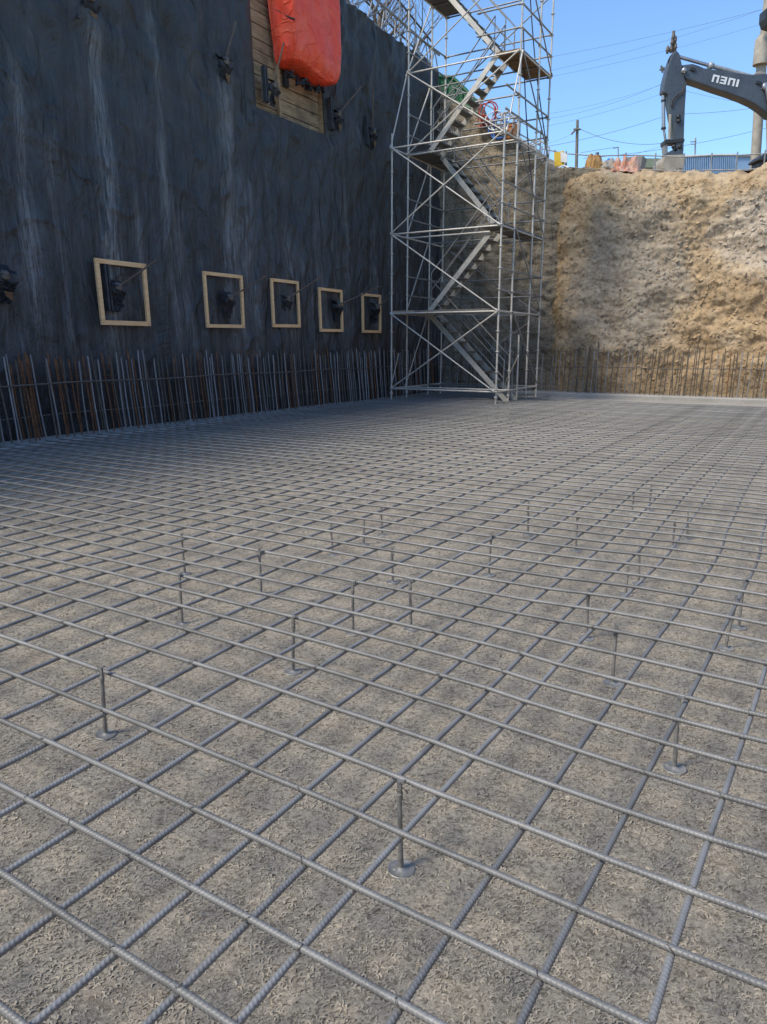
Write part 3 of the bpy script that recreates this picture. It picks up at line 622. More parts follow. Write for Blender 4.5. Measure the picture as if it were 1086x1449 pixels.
# ------------------------------------------------------------------ starter bars
def bar_mesh(h, r, seed):
    rs = random.Random(seed); m = MB(); m.tube([np.array([0.006 * math.sin(q * 1.3 + seed), 0.006 * math.cos(q * .9 + seed), h * q / 6]) for q in range(7)], r, 7)
    me = bpy.data.meshes.new('starter_bar'); me.from_pydata(m.v, [], m.f); me.polygons.foreach_set('use_smooth', m.sm); return me
BM = {}
for mk in ('starter', 'rust', 'brown', 'bar2'):
    BM[mk] = [bar_mesh(1.30, .0135, s_) for s_ in (1, 5)]
    for me in BM[mk]: me.materials.append(M[mk])
LABS = {'starter': 'grey vertical starter bar', 'rust': 'orange rusted vertical starter bar', 'brown': 'dark brown vertical starter bar', 'bar2': 'blue grey vertical starter bar'}
def starter(p, lx, ly, h, mk, where, grp):
    o = bpy.data.objects.new('starter_bar', random.choice(BM[mk])); COL.objects.link(o); o.location = tuple(p); o.scale = (1, 1, h / 1.30)
    d = Vector(tuple(UJ * lx + UB * ly + UZ)); o.rotation_mode = 'QUATERNION'; o.rotation_quaternion = d.to_track_quat('Z', 'Y')
    tag(o, LABS[mk] + ' standing at the foot of the ' + where, 'rebar', LABS[mk] + 's along the ' + where)
b = 5.0
while b < 22.2:
    near = b < 11
    mk = random.choices(('starter', 'bar2', 'rust', 'brown'), (.36, .10, .18, .36))[0]
    starter(P(b + random.uniform(-.04, .04), JW + .52 + random.uniform(-.03, .03), .27), random.gauss(-.04, .010), random.gauss(-.055, .014), random.uniform(1.24, 1.42), mk, 'black wall', '')
    if random.random() < .5:
        mk = random.choices(('starter', 'rust', 'brown'), (.3, .4, .3))[0]
        starter(P(b + random.uniform(.05, .15), JW + .22, .27), random.gauss(-.03, .012), random.gauss(-.05, .022), random.uniform(1.15, 1.38), mk, 'black wall', '')
    b += random.uniform(.105, .135)
for lab, z, jo, r in (('upper horizontal tie bar across the starter bars of the black wall', 1.16, .55, .013), ('lower horizontal tie bar across the starter bars of the black wall', .62, .19, .011)):
    m = MB(); m.tube([P(bb, JW + jo, z + .012 * math.sin(bb * 1.7)) for bb in np.arange(4.5, 22.3, .6)], r, 7); tag(m.build('tie_bar', M['brown'], org=P(13, JW + jo, z)), lab, 'rebar')
j = -10.9
while j < 3.4:
    mk = random.choices(('starter', 'brown', 'rust'), (.25, .70, .05))[0]
    starter(P(BW - .55 + random.uniform(-.03, .03), j, .26), random.gauss(.03, .016), 0, random.uniform(1.22, 1.45), mk, 'back wall', '')
    if random.random() < .28: starter(P(BW - .38, j + random.uniform(.04, .1), .26), random.gauss(0.03, .05), 0, random.uniform(1.0, 1.6), 'brown', 'back wall', '')
    j += random.uniform(.115, .155)
for lab, z in (('upper horizontal tie bar across the starter bars of the back wall', 1.12),):
    m = MB(); m.tube([P(BW - .57, jj, z + .01 * math.sin(jj * 2)) for jj in np.arange(-11, 3.6, .5)], .011, 7); tag(m.build('tie_bar', M['brown'], org=P(BW - .57, -4, z)), lab, 'rebar')

# ------------------------------------------------------------------ back wall: shoring part and cut soil
JS0 = bj(unB(775, 500, BW))[1]; print('JS0', JS0, 'top corner', bj(unB(612, 100, BW)), bj(unB(778, 238, BW)), 'soil top', bj(unB(800, 243, BW)), bj(unB(1086, 240, BW)), 'right j', bj(unB(1086, 560, BW)))
SH = [(JW - .6, bj(unB(600, 95, BW))[2]), (bj(unB(625, 135, BW))[1], bj(unB(625, 135, BW))[2]), (bj(unB(700, 175, BW))[1], bj(unB(700, 178, BW))[2]), (bj(unB(778, 236, BW))[1], bj(unB(778, 236, BW))[2]), (JS0 + 2, bj(unB(778, 236, BW))[2] - .3)]
def sh_top(j): return float(np.interp(j, [q[0] for q in SH], [q[1] for q in SH]))
def shoring():
    js = np.arange(JW - .6, JS0 + 1.4, .05); nzr = 150; X = np.zeros((nzr + 8, len(js), 3)); U = np.zeros((nzr + 8, len(js), 2))
    for c, j in enumerate(js):
        top = sh_top(j) + .12 * nz(j * 2, 1, 1, 3)
        for a in range(nzr + 8):
            if a < nzr: z = .1 + (top - .1) * a / (nzr - 1); back = 0
            else: z = top + .02 * (a - nzr); back = (a - nzr + 1) * .35
            d = .14 * nz(j * .8, z * .8, 3, 3) + .10 * nz(j * 3, z * 4, 5, 4)
            X[a, c] = P(BW + .12 - d + back, j, z); U[a, c] = (j, z)
    o = grid_obj('shoring_wall', X, U, M['shore']); tag(o, 'brown layered shoring wall with sloping top, in shade behind the scaffold', 'wall')
shoring()
ZT = [bj(unB(x, y, BW)) for x, y in ((785, 250), (800, 240), (830, 238), (870, 243), (930, 246), (990, 248), (1050, 243), (1086, 234))]
def soil_top(j): return float(np.interp(j, [q[1] for q in ZT] + [6.5], [q[2] for q in ZT] + [ZT[-1][2] + .1]))
def soil():
    js = np.arange(JS0 - .25, 6.6, .042); nzr = 175; ex = 34; X = np.zeros((nzr + ex, len(js), 3)); U = np.zeros((nzr + ex, len(js), 2))
    for c, j in enumerate(js):
        top = soil_top(j) - .12 + .22 * nz(j * 1.3, 2, 3, 5)
        edge = max(0, 1 - (j - JS0 + .25) / .9)          # left end curls back behind
        for a in range(nzr + ex):
            if a < nzr: z = .1 + (top - .1) * a / (nzr - 1); back = 0
            else: k = (a - nzr + 1) / ex; z = top + .28 * math.sin(min(1, k * 3) * math.pi / 2) + .15 * nz(j * 1.2, k * 5, 8, 3) * min(1, k * 4) - .02; back = 7 * k * k + .3 * k
            big_ = .20 * nz(j * .33, z * .4, 9, 3) + .11 * nz(j * 1.1, z * 1.3, 4, 4)
            rid = noise.ridged_multi_fractal((j * 2.1, z * 3.0, 5.0), .9, 2.1, 4, 1.0, 2.0)
            d = big_ * 1.2 + .028 * (rid - 1.2) * (1.3 if j > JS0 + 3.5 else .7) + .026 * nz(j * 9, z * 12, 2, 3)
            h = min(1, z / 1.6); up = max(0, (z - top + 1.0)); lean = .12 * z / 6
            X[a, c] = P(BW - .06 - d * h - .22 * h + lean + .22 * up * up + back + 1.1 * edge ** 2, j + .02 * nz(j * 9, z * 9, 7, 2), z); U[a, c] = (j, z)
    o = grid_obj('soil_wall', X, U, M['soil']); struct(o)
    o.name = 'soil_face'
    n = 9000; ia = rng.integers(2, nzr - 2, n); ic = rng.integers(2, len(js) - 2, n); keep = (js[ic] < 1.2); ia = ia[keep]; ic = ic[keep]; n = len(ia)
    w1 = rng.random(n); c = X[ia, ic] * w1[:, None] + X[ia + 1, ic + 1] * (1 - w1)[:, None]
    N = np.cross(X[ia, ic + 1] - X[ia, ic - 1], X[ia + 1, ic] - X[ia - 1, ic]); N /= np.linalg.norm(N, axis=1)[:, None]; N = np.where((N @ UB)[:, None] > 0, -N, N)
    an = rng.normal(.6, .8, n); T1 = np.cross(N, UZ); T1 /= np.linalg.norm(T1, axis=1)[:, None]; T2 = np.cross(N, T1)
    t0 = T1 * np.cos(an)[:, None] + T2 * np.sin(an)[:, None]; s0 = np.cross(N, t0); L = .02 + .045 * rng.random(n) ** 2.4; W = L * (.22 + .3 * rng.random(n)); up = L * (.15 + .5 * rng.random(n))
    vs = np.zeros((n, 6, 3)); k = 0; tl = rng.normal(0, .5, n)
    for u, uu, bend in ((-1, 0, 0), (0, 1, .35), (1, .2, 0)):
        for w in (-1, 1):
            vs[:, k] = c + t0 * (u * L)[:, None] + s0 * (w * W + bend * L)[:, None] + N * (uu * up + w * W * tl + .008)[:, None]; k += 1
    v = vs.reshape(-1, 3); q = (np.array([[0, 2, 3, 1], [2, 4, 5, 3]])[None] + (np.arange(n) * 6)[:, None, None]).reshape(-1, 4)
    me = bpy.data.meshes.new('soil_clods'); me.vertices.add(len(v)); me.vertices.foreach_set('co', v.astype(np.float32).ravel())
    me.loops.add(q.size); me.loops.foreach_set('vertex_index', q.ravel().astype(np.int32)); me.polygons.add(len(q)); me.polygons.foreach_set('loop_start', (np.arange(len(q)) * 4).astype(np.int32))
    me.update(calc_edges=True); me.materials.append(M['soil']); ul = me.uv_layers.new(name='uv'); uvv = np.stack([v @ UJ, v[:, 2]], -1)[q.ravel()]; ul.data.foreach_set('uv', uvv.astype(np.float32).ravel()); me.validate()
    oc = bpy.data.objects.new('soil_clods', me); COL.objects.link(oc); oc['kind'] = 'stuff'; tag(oc, 'flaky clods and stones sticking out of the cut soil face', 'stones')
soil()
# ground above the pit
def plateau(name, pts, mat):
    m = MB(); m.add(pts, [tuple(range(len(pts)))]); return struct(m.build(name, mat))
zp = ZT[2][2] - .35
plateau('upper_ground', [P(BW + .9, JS0 - .5, zp), P(BW + .9, 600, zp), P(900, 600, zp - 3), P(900, JS0 - .5, zp - 3)], M['soilflat'])
plateau('street_ground', [P(BW + .9, JS0 - .5, zp - .004), P(900, JS0 - .5, zp - 3), P(900, -700, zp), P(BW + .9, -700, zp + 0)], M['soilflat'])
plateau('side_ground', [P(-60, JW - 1.0, 8.6), P(BW + .8, JW - 1.0, 8.6), P(BW + .8, -500, 9.5), P(-60, -500, 9.5)], M['soilflat'])
# the two sides of the pit behind and to the right of the viewer
def pitside(name, p0, p1, h, mat, lab):
    L = np.linalg.norm(p1 - p0); nx = int(L / .25); ny = 34; t = (p1 - p0) / L; nn = np.cross(t, UZ); X = np.zeros((ny, nx, 3)); U = np.zeros((ny, nx, 2))
    for a in range(ny):
        for c in range(nx):
            s_ = L * c / (nx - 1); z = -.1 + h * a / (ny - 1); X[a, c] = p0 + t * s_ + UZ * z + nn * (.3 * nz(s_ * .4, z * .5, 21, 4)); U[a, c] = (s_, z)
    struct(grid_obj(name, X, U, mat))
pitside('pit_rear_side', P(-16.0, JW, 0), P(-16.0, 7.5, 0), 6.5, M['soil'], '')
pitside('pit_right_side', P(-16.0, 7.4, 0), P(BW + .4, 7.4, 0), 6.5, M['soil'], '')

# ------------------------------------------------------------------ scaffold tower
SB0, SJ0, SJ1 = 17.75, -10.33, -7.27
ZL = .27
rowpx = [(700, 574), (717, 569), (744, 564), (760, 562)]
ROWS = [0, .85, 2.15, 3.0]
LV = [.60, 2.58, 4.58, 6.66, 8.62, 10.6]
st = thing('scaffold_tower', 'tall galvanised scaffold stair tower standing in the corner of the pit', 'scaffold', P(SB0 + 1.5, (SJ0 + SJ1) / 2, ZL))
def node_s(r, side, z): return P(SB0 + ROWS[r], SJ0 if side == 0 else SJ1, z)
TR = .024
tops = {0: 7.0, 1: 11.6, 2: 11.6, 3: 11.6}
for r in range(4):
    for side in (0, 1):
        if side == 0 and r == 3: pass
        m = MB(); a = node_s(r, side, ZL + .01); e = node_s(r, side, tops[r]); m.tube([a, e], TR, 10); 
        m.box(a + UZ * .005, (UB, UJ, UZ), (.15, .15, .012)); m.lathe(a, [(.04, .16), (.045, .19), (.04, .22)], 10)
        z = .60
        while z < tops[r] - .1: # rosettes
            m.lathe(np.array([a[0], a[1], z]), [(TR, -.012), (.052, -.006), (.052, .006), (TR, .012)], 10); z += .5
        m.build('standard', M['galv'], st)
def led(a, b_, name='ledger', mat='galv', r=.021):
    m = MB(); m.tube([a, b_], r, 8); t_ = (b_ - a) / np.linalg.norm(b_ - a)
    for e, s_ in ((a, 1), (b_, -1)): m.tube([e + t_ * s_ * .02, e + t_ * s_ * .09], .03, 6)
    m.build(name, M[mat], st)
for li, z in enumerate(LV):
    for r in range(4):
        if r == 0 and z > 7: continue
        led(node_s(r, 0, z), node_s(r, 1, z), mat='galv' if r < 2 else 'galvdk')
    for side in (0, 1):
        for r in range(3):
            if r == 0 and z > 7: continue
            led(node_s(r, side, z), node_s(r + 1, side, z))
            if z > 1: pass
# guard rails at the ends, 0.5 and 1 m above each platform
for li, z in enumerate(LV[1:]):
    for side in (0, 1):
        for dz in (.5, 1.0):
            for r in ((1, 2) if side == 0 or z > 8 else (0, 1, 2)):
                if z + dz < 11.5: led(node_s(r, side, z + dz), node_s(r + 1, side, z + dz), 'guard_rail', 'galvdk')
    for dz in (.5, 1.0):
        if z + dz < 11.5: led(node_s(3, 0, z + dz), node_s(3, 1, z + dz), 'guard_rail', 'galvdk')
        if z > 6 and z + dz < 11.5: led(node_s(1, 0, z + dz) + UJ * (1.9), node_s(1, 1, z + dz), 'guard_rail', 'galvdk')
def brace(a, b_, mat='galv'): led(a, b_, 'brace', mat, .018)
# front face braces
brace(node_s(0, 0, LV[0]) - UB * .05, node_s(0, 1, LV[1]) - UB * .05)
brace(node_s(0, 0, LV[1]) - UB * .08, node_s(0, 1, LV[0]) - UB * .08)
brace(node_s(0, 0, LV[2]) - UB * .05 , node_s(0, 1, LV[1]) - UB * .05)
brace(node_s(0, 0, LV[3]) - UB * .05, node_s(0, 1, LV[2]) - UB * .05)
brace(node_s(0, 0, LV[2]) - UB * .08, node_s(0, 1, LV[3]) - UB * .08)
brace(node_s(1, 0, LV[4]) - UB * .05, node_s(1, 1, LV[3]) - UB * .05)
brace(node_s(1, 0, LV[3]) - UB * .08, node_s(1, 1, LV[4]) - UB * .08)
brace(node_s(1, 0, LV[4]) - UB * .05, node_s(1, 1, LV[5]) - UB * .05)
for k in range(5):
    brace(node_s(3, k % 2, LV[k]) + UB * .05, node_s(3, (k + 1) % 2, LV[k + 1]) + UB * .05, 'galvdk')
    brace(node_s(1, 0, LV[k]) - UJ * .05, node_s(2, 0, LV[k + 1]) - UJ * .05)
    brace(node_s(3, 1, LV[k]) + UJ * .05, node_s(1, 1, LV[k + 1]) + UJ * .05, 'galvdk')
brace(node_s(0, 0, LV[3]) - UJ * .05, node_s(1, 0, LV[4]) - UJ * .05)
brace(node_s(0, 1, LV[3]) + UJ * .05, node_s(1, 1, LV[4]) + UJ * .05)
# platforms and stair flights
def platform(z, j0, j1, r0, r1, mat='tread', label=None):
    m = MB(); b0, b1 = SB0 + ROWS[r0] + .03, SB0 + ROWS[r1] - .03; nb = max(2, int(round((b1 - b0) / .32))); w = (b1 - b0) / nb
    for k in range(nb): m.box(P(b0 + w * (k + .5), (j0 + j1) / 2, z + .045), (UB, UJ, UZ), (w - .012, j1 - j0, .05))
    o = m.build('platform', M[mat], st, bev=.004)
    if label: o['label'] = label
def flight(z0, z1, up_right, b0, wdt=.62):
    ja, jb = (SJ0 + .62, SJ1 - .62) if up_right else (SJ1 - .62, SJ0 + .62)
    if z0 < 1: ja, jb = SJ1 - .05, SJ0 + .62
    A1, B1 = P(b0, ja, z0 + .02), P(b0, jb, z1 + .04); fl = MB()
    for s_ in (0, 1): fl.beam(A1 + UB * wdt * s_, B1 + UB * wdt * s_, .035, .125, UB)
    o = fl.build('stair_flight', M['alu'], st, bev=.004); n = 9
    for k in range(1, n):
        m = MB(); c = A1 + (B1 - A1) * k / n + UB * wdt / 2; m.box(c, (UB, UJ, UZ), (wdt - .04, .22, .035)); m.build('tread', M['tread'], o)
    for s_ in (0, 1): # handrail
        q = MB(); a = A1 + UB * wdt * s_; e = B1 + UB * wdt * s_; pts = [a + (e - a) * t__ + UZ * .95 for t__ in (0.05, .95)]
        q.tube([a + (e - a) * .05] + pts + [a + (e - a) * .95], .017, 6); q.tube([a + (e - a) * .05 + UZ * .5, a + (e - a) * .95 + UZ * .5], .014, 6)
        q.build('handrail', M['galvdk'], o)
bF, bK = SB0 + ROWS[1] + .06, SB0 + ROWS[1] + .72
flight(ZL, LV[1], False, bF); flight(LV[1], LV[2], True, bF); flight(LV[2], LV[3], False, bK); flight(LV[3], LV[4], True, bF); flight(LV[4], LV[5], False, bK)
platform(LV[1], SJ0, SJ0 + .66, 0, 2, 'plank', 'pale timber board platform at the first landing')
platform(LV[1], SJ0 + .66, SJ1 - .1, 0, 1, 'tread'); platform(LV[2], SJ1 - .66, SJ1, 0, 3, 'tread'); platform(LV[3], SJ0, SJ0 + .66, 1, 3, 'tread')
platform(LV[4], SJ1 - .66, SJ1, 1, 3, 'plankdk', 'brown timber platform at the upper right landing'); platform(LV[5], SJ0, SJ0 + .66, 1, 3, 'tread')
# lone short tubes standing at the foot, and hanging cables
for (a, b_), lab in (((unZ(731, 568, ZL), 1.75), 'short upright tube standing in front of the scaffold foot'),):
    m = MB(); m.tube([a, a + UZ * b_], .024, 8); m.box(a + UZ * .01, (UB, UJ, UZ), (.14, .14, .012)); tag(m.build('steel_tube', M['galv'], org=a), lab, 'tube')
m = MB(); a = unZ(556, 548, ZL + .3); e = P(SB0 - .1, SJ0 + .28, 1.55); m.tube([P(SB0 - .06, SJ0 + .02, .62), e], .015, 6); m.build('loose_brace', M['galv'], st)
m = MB(); a = unZ(704, 566, ZL); m.tube([a, P(SB0 + .0, SJ1 + .55, 1.5)], .016, 6); m.build('loose_brace', M['galv'], st)
for k, (p0, p1, lab) in enumerate((((749, -30), (775, 215), 'long black cable falling along the right side of the scaffold top'), ((741, 38), (757, 300), 'slack dark cable hanging inside the right bay of the scaffold'))):
    b_ = SB0 + ROWS[2 + k % 1] + (.9 if k == 0 else 0); A = unB(*p0, b_); E = unB(*p1, b_); m = MB(); m.tube([A + (E - A) * q / 14 + UJ * (-.07 * math.sin(math.pi * q / 14)) for q in range(15)], .016, 6)
    tag(m.build('cable', M['cable'], org=(A + E) / 2), lab, 'cable')
# ------------------------------------------------------------------ lattice girders at the top of the black wall
def girder(name_lab, a0, a1, b0, b1, n, r=.035, mat='galvdk'):
    t_ = thing('lattice_girder', name_lab, 'girder', (V(a0) + V(a1)) / 2)
    for p, q in ((a0, a1), (b0, b1)): m = MB(); m.tube([p, q], r, 8); m.build('chord', M[mat], t_)
    m = MB(); a0, a1, b0, b1 = map(V, (a0, a1, b0, b1))
    for k in range(n):
        m.tube([a0 + (a1 - a0) * k / n, b0 + (b1 - b0) * (k + .5) / n], r * .6, 6); m.tube([b0 + (b1 - b0) * (k + .5) / n, a0 + (a1 - a0) * (k + 1) / n], r * .6, 6)
        m.tube([a0 + (a1 - a0) * k / n, b0 + (b1 - b0) * k / n], r * .6, 6)
    m.build('lacing', M[mat], t_)
girder('grey lattice girder running along the top edge of the black wall', unW(500, 8, -.2), unW(622, 112, -.2), unW(520, -12, -.2), unW(622, 78, -.2), 7)
girder('lattice girder behind the wall top, in front of the bare tree', unW(490, -25, -1.0), unW(612, 92, -1.0), unW(520, -55, -1.0), unW(612, 60, -1.0), 5, .03, 'brown')
girder('grey lattice girder crossing from the wall top to the scaffold', P(17.6, JW - 1.2, 10.35), P(17.6, SJ1 - 1.2, 10.62), P(17.6, JW - 1.2, 10.85), P(17.6, SJ1 - 1.2, 11.1), 5, .028, 'galvdk')
# edge protection posts behind the wall top
for k, px in enumerate((547, 566, 588)):
    p = unW(px, np.interp(px, (545, 612), (50, 100)), -.4); m = MB(); m.tube([p - UZ * .3, p + UZ * 1.5], .022, 6); tag(m.build('edge_post', M['galvdk'], org=p), ('first', 'second', 'third')[k] + ' thin post from the left behind the black wall top', 'post', 'posts behind the wall top')

# bare tree behind the wall top
def tree(base, h, lab, seed, spread=.5, mat='bark'):
    rs = random.Random(seed); t_ = thing('bare_tree', lab, 'tree', base); tk = MB(); br = MB()
    def grow(m, p, d, L, r, lev):
        n = 4; pts = [p]; rr = [r]
        for k in range(n):
            d = d + np.array([rs.gauss(0, .12), rs.gauss(0, .12), .04]); d /= np.linalg.norm(d); pts.append(pts[-1] + d * L / n); rr.append(r * (1 - .45 * (k + 1) / n))
        m.tube(pts, rr, 6 if lev < 2 else 4, False)
        if lev < 4:
            for k in range(5 if lev else 8):
                q = rs.randint(1 if lev else 2, n); a = rs.uniform(0, 6.28); dd = d * .7 + np.array([math.cos(a), math.sin(a), .25]) * spread * 1.4; dd /= np.linalg.norm(dd)
                grow(br, pts[q], dd, L * rs.uniform(.5, .68), rr[q] * .55, lev + 1)
    grow(tk, V(base), np.array([0, 0, 1.0]), h * .6, h * .02, 0); tk.build('trunk', M[mat], t_); br.build('crown', M[mat], t_)
p = unY(556, 60, 27); tree((p[0] - .3, 27, 8.4), 7.0, 'bare brown tree behind the top of the black wall', 3, .55)
p = unY(505, -10, 24); tree((p[0] - 1.0, 25, 8.4), 7.5, 'bare tree mostly hidden by the black wall, left of the other', 9, .55)

# ------------------------------------------------------------------ things on top of the shoring slope
def drape(name, lab, cat, pa, pb, hgt, depth, mat, seed, fold=.12, parts=None):
    """lumpy sheet lying along the edge from pa to pb"""
    pa, pb = V(pa), V(pb); nx, ny = 46, 20; X = np.zeros((ny, nx, 3)); U = np.zeros((ny, nx, 2)); t_ = pb - pa; L = np.linalg.norm(t_)
    hz = np.array([t_[1], -t_[0], 0]); hz /= np.linalg.norm(hz); hz = hz if hz @ UB < 0 else -hz
    for a in range(ny):
        for c in range(nx):
            u = c / (nx - 1); v = a / (ny - 1); ang = math.pi * v; env = (math.sin(math.pi * min(1, max(0, u))) + 1e-4) ** .30
            d = 1 + fold * 2 * nz(u * L * 1.3, v * 3, seed, 3) + fold * abs(nz(u * L * 3.5, v * 2, seed + 4, 3)) * 2
            X[a, c] = pa + t_ * u + hz * (math.cos(ang) * depth * env * d) + UZ * (math.sin(ang) * hgt * env * d - .04); U[a, c] = (u, v)
    base = (pa + pb) / 2; o = grid_obj(name, X - base, U, mat); o.location = tuple(base); return tag(o, lab, cat)
g1, g2 = unB(612, 148, BW + .3), unB(676, 168, BW + .3)
t_ = thing('green_skip', 'green ribbed skip leaning on the slope behind the scaffold top', 'skip', (g1 + g2) / 2)
poly = [unB(*q, BW + .4) for q in ((614, 108), (641, 110), (668, 138), (677, 160), (668, 166), (640, 152), (614, 148))]
m = MB(); m.prism(poly, UB * .9); m.build('body', M['green'], t_, bev=.03)
for k in range(5):
    m = MB(); a = unB(621 + k * 11, 113 + max(0, k - 1) * 9, BW + .37); e = unB(621 + k * 11, 146 + k * 4, BW + .37); m.beam(a, e, .07, .06, UJ); m.build('rib', M['green'], t_)
m = MB(); m.tube([unB(*q, BW + .36) for q in ((613, 107), (641, 109), (669, 137), (678, 160))], .05, 8); m.build('rim', M['green'], t_)
def coil(lab, c, r, mat, seed, n=4, cat='hose'):
    rs = random.Random(seed); m = MB(); c = V(c)
    pts = []
    for k in range(n * 14):
        a = k / 14 * 2 * math.pi; pts.append(c + UJ * math.cos(a) * r * (1 + .12 * math.sin(k * .7)) + UZ * (math.sin(a) * r * 1.2) + UB * rs.uniform(-.08, .08) + UJ * .05 * math.sin(k * .23))
    m.tube(pts, .018, 6); o = m.build('hose_coil', mat, org=c); return tag(o, lab, cat)
coil('red hose coil hanging on the slope top behind the scaffold', unB(692, 160, BW - .1), .26, M['red'], 1)
coil('pale hose coil between the red one and the blue one', unB(701, 171, BW - .14), .22, M['white'], 2, 3)
coil('blue hose coil beside the orange board on the slope top', unB(706, 182, BW - .1), .24, M['blue2'], 3)
coil('white hose loop hanging right of the blue coil', unB(716, 175, BW - .16), .26, M['galv'], 4, 3)
coil('small red hose loop low on the slope, left of the coils', unB(684, 172, BW - .12), .14, M['red'], 6, 3)
t_ = thing('orange_crate', 'orange open crate standing on the slope top right of the hose coils', 'crate', unB(724, 186, BW))
m = MB(); c = unB(724, 177, BW + .1); m.box(c, (UB, UJ, UZ), (.4, .34, .03)); m.box(c - UZ * .2, (UB, UJ, UZ), (.4, .30, .42)); m.build('body', M['orange'], t_, bev=.01)
for k in range(3): m = MB(); m.box(c - UZ * (.06 + .12 * k) - UB * .21, (UB, UJ, UZ), (.02, .36, .05)); m.build('slat', M['orange'], t_)
# guard rail of the slope and of the soil edge
def rail(lab, pxs, b_, hs=(1.0, .5), post_every=1, mat='galvdk', r=.022, lift=None):
    pts = [unB(x, y, b_) for x, y in pxs]; t_ = thing('guard_rail', lab, 'railing', pts[0])
    for k, p in enumerate(pts):
        if k % post_every == 0: m = MB(); m.tube([p - UZ * .15, p + UZ * (max(hs) + .08)], r, 7); m.build('post', M[mat], t_)
    for h in hs: m = MB(); m.tube([p + UZ * (h + .02 * math.sin(k * 2.3)) for k, p in enumerate(pts)], r * .85, 7); m.build('rail', M[mat], t_)
rail('grey tube railing following the slope down from the green skip', [(640, 158), (668, 172), (700, 190), (735, 208), (764, 224)], BW + .2, (.7, .35))
rail('grey tube railing along the edge above the soil face', [(766, 236), (800, 244), (842, 246), (884, 247), (926, 248), (966, 249), (1005, 249), (1041, 248), (1080, 246), (1130, 246)], BW + 1.2, (.52, .14), 1, 'galvdk', .020)
m = MB()
for q in range(3):
    m.tube([unB(x + q * 3, y + q * 2, BW - .1) for x, y in ((728, 188), (738, 200), (750, 203), (762, 196), (772, 205), (770, 222))], .02, 6)
tag(m.build('hose', M['galv'], org=unB(750, 200, BW)), 'pale hose looping over the slope edge right of the orange crate', 'hose')
t_ = thing('yellow_sign', 'yellow notice board with a white sheet on the railing, right of the scaffold', 'sign', unB(794, 238, BW + .9))
def quad(m, pxs, b_, th=.03): m.prism([unB(*q, b_) for q in pxs], UB * th)
m = MB(); quad(m, ((784, 216), (798, 213), (799, 233), (785, 236)), BW + .9); m.build('board', M['yellow'], t_, bev=.004)
m = MB(); quad(m, ((793.5, 214.5), (803, 218), (803, 230), (794, 229)), BW + .86, .02); m.build('sheet', M['white'], t_)
m = MB(); m.tube([unB(786, 240, BW + .95), unB(785.5, 212, BW + .95)], .02, 6); m.tube([unB(802, 242, BW + .95), unB(801.5, 214, BW + .95)], .02, 6); m.build('post', M['galvdk'], t_)
m = MB()
for q in range(3): m.tube([unB(797 + 7 * math.cos(a) + q, 239 + 4.2 * math.sin(a), BW + .7 + .02 * math.sin(a * 3)) for a in np.linspace(0, 6.3, 22)], .016, 5)
tag(m.build('cable_coil', M['white'], org=unB(797, 239, BW + .7)), 'white cable coil under the yellow notice board', 'cable')
drape('brown_sack', 'upright brown sack tied at the neck on the soil edge', 'sack', unB(829, 243, BW + .75), unB(853, 243, BW + .75), .42, .3, M['sack'], 3, .25)
m = MB(); c = unB(846, 226, BW + .75); m.lathe(c - UZ * .16, [(.22, 0), (.15, .10), (.06, .17), (.045, .22), (.08, .27), (.02, .29)], 12); tag(m.build('tied_bundle', M['sack'], org=c), 'pointed neck of cloth sticking up from the brown sack', 'bundle')
m = MB(); m.tube([c + UZ * .02, c + UZ * .2], .03, 6); tag(m.build('dark_stub', M['excdark'], org=c), 'small dark stub standing in the neck of the brown sack', 'post')
drape('faded_sheet', 'rumpled orange and pink sheet lying on the soil edge', 'sheet', unB(866, 243, BW + .8), unB(905, 244, BW + .8), .36, .35, M['cloth'], 8, .5)
drape('tan_sheet', 'crumpled tan sheet between the brown sack and the pink sheet', 'sheet', unB(848, 242, BW + .85), unB(878, 243, BW + .85), .30, .3, M['tanmetal'], 12, .3)
drape('blue_bag', 'small blue bag beside the crumpled tan sheet', 'bag', unB(856, 238, BW + 1.1), unB(866, 238, BW + 1.1), .2, .1, M['blue2'], 15, .25)
m = MB(); quad(m, ((886, 222), (911, 220), (907, 238), (888, 239)), BW + 1.8, .5); tag(m.build('grey_skip', M['roofgrey'], org=unB(898, 240, BW + 1.8), bev=.03), 'small grey bin behind the pink sheet', 'bin')
m = MB(); m.tube([unB(880, 243, BW + .9), unB(884, 219, BW + .9)], .02, 6); tag(m.build('marker_post', M['red'], org=unB(880, 243, BW + .9)), 'thin reddish stake in the pink sheet', 'stake')

# ------------------------------------------------------------------ far buildings and hoardings
def bp(m, pxs, Y, dep): m.prism([unY(*q, Y) for q in pxs], np.array([0, dep, 0]))
t_ = thing('low_house', 'low house with a green grey roof and pale wall, left of the bucket', 'house', unY(930, 245, 60))
m = MB(); bp(m, ((905, 236), (953, 236), (953, 250), (905, 250)), 60, 6); m.build('wall', M['render'], t_)
m = MB(); bp(m, ((902, 237), (911, 224), (950, 224), (957, 237)), 59.7, 7); m.build('roof', M['grass'], t_)
t_ = thing('blue_container', 'blue corrugated container standing behind the railing, right of the bucket', 'container', unY(1000, 250, 45))
m = MB(); bp(m, ((966, 220.5), (1041, 218), (1041, 252), (966, 252)), 45, 3); m.build('body', M['blue'], t_)
m = MB()
for k in range(24): bp(m, ((968 + 3 * k, 222), (969.3 + 3 * k, 222), (969.3 + 3 * k, 250), (968 + 3 * k, 250)), 44.93, .1)
m.build('corrugation', M['blue'], t_)
m = MB(); bp(m, ((965, 219.5), (1042, 217), (1042, 219.2), (965, 221.6)), 44.9, 3.2); m.build('top_frame', M['white'], t_)
t_ = thing('blue_hoarding', 'darker blue hoarding right of the blue container', 'hoarding', unY(1070, 250, 50))
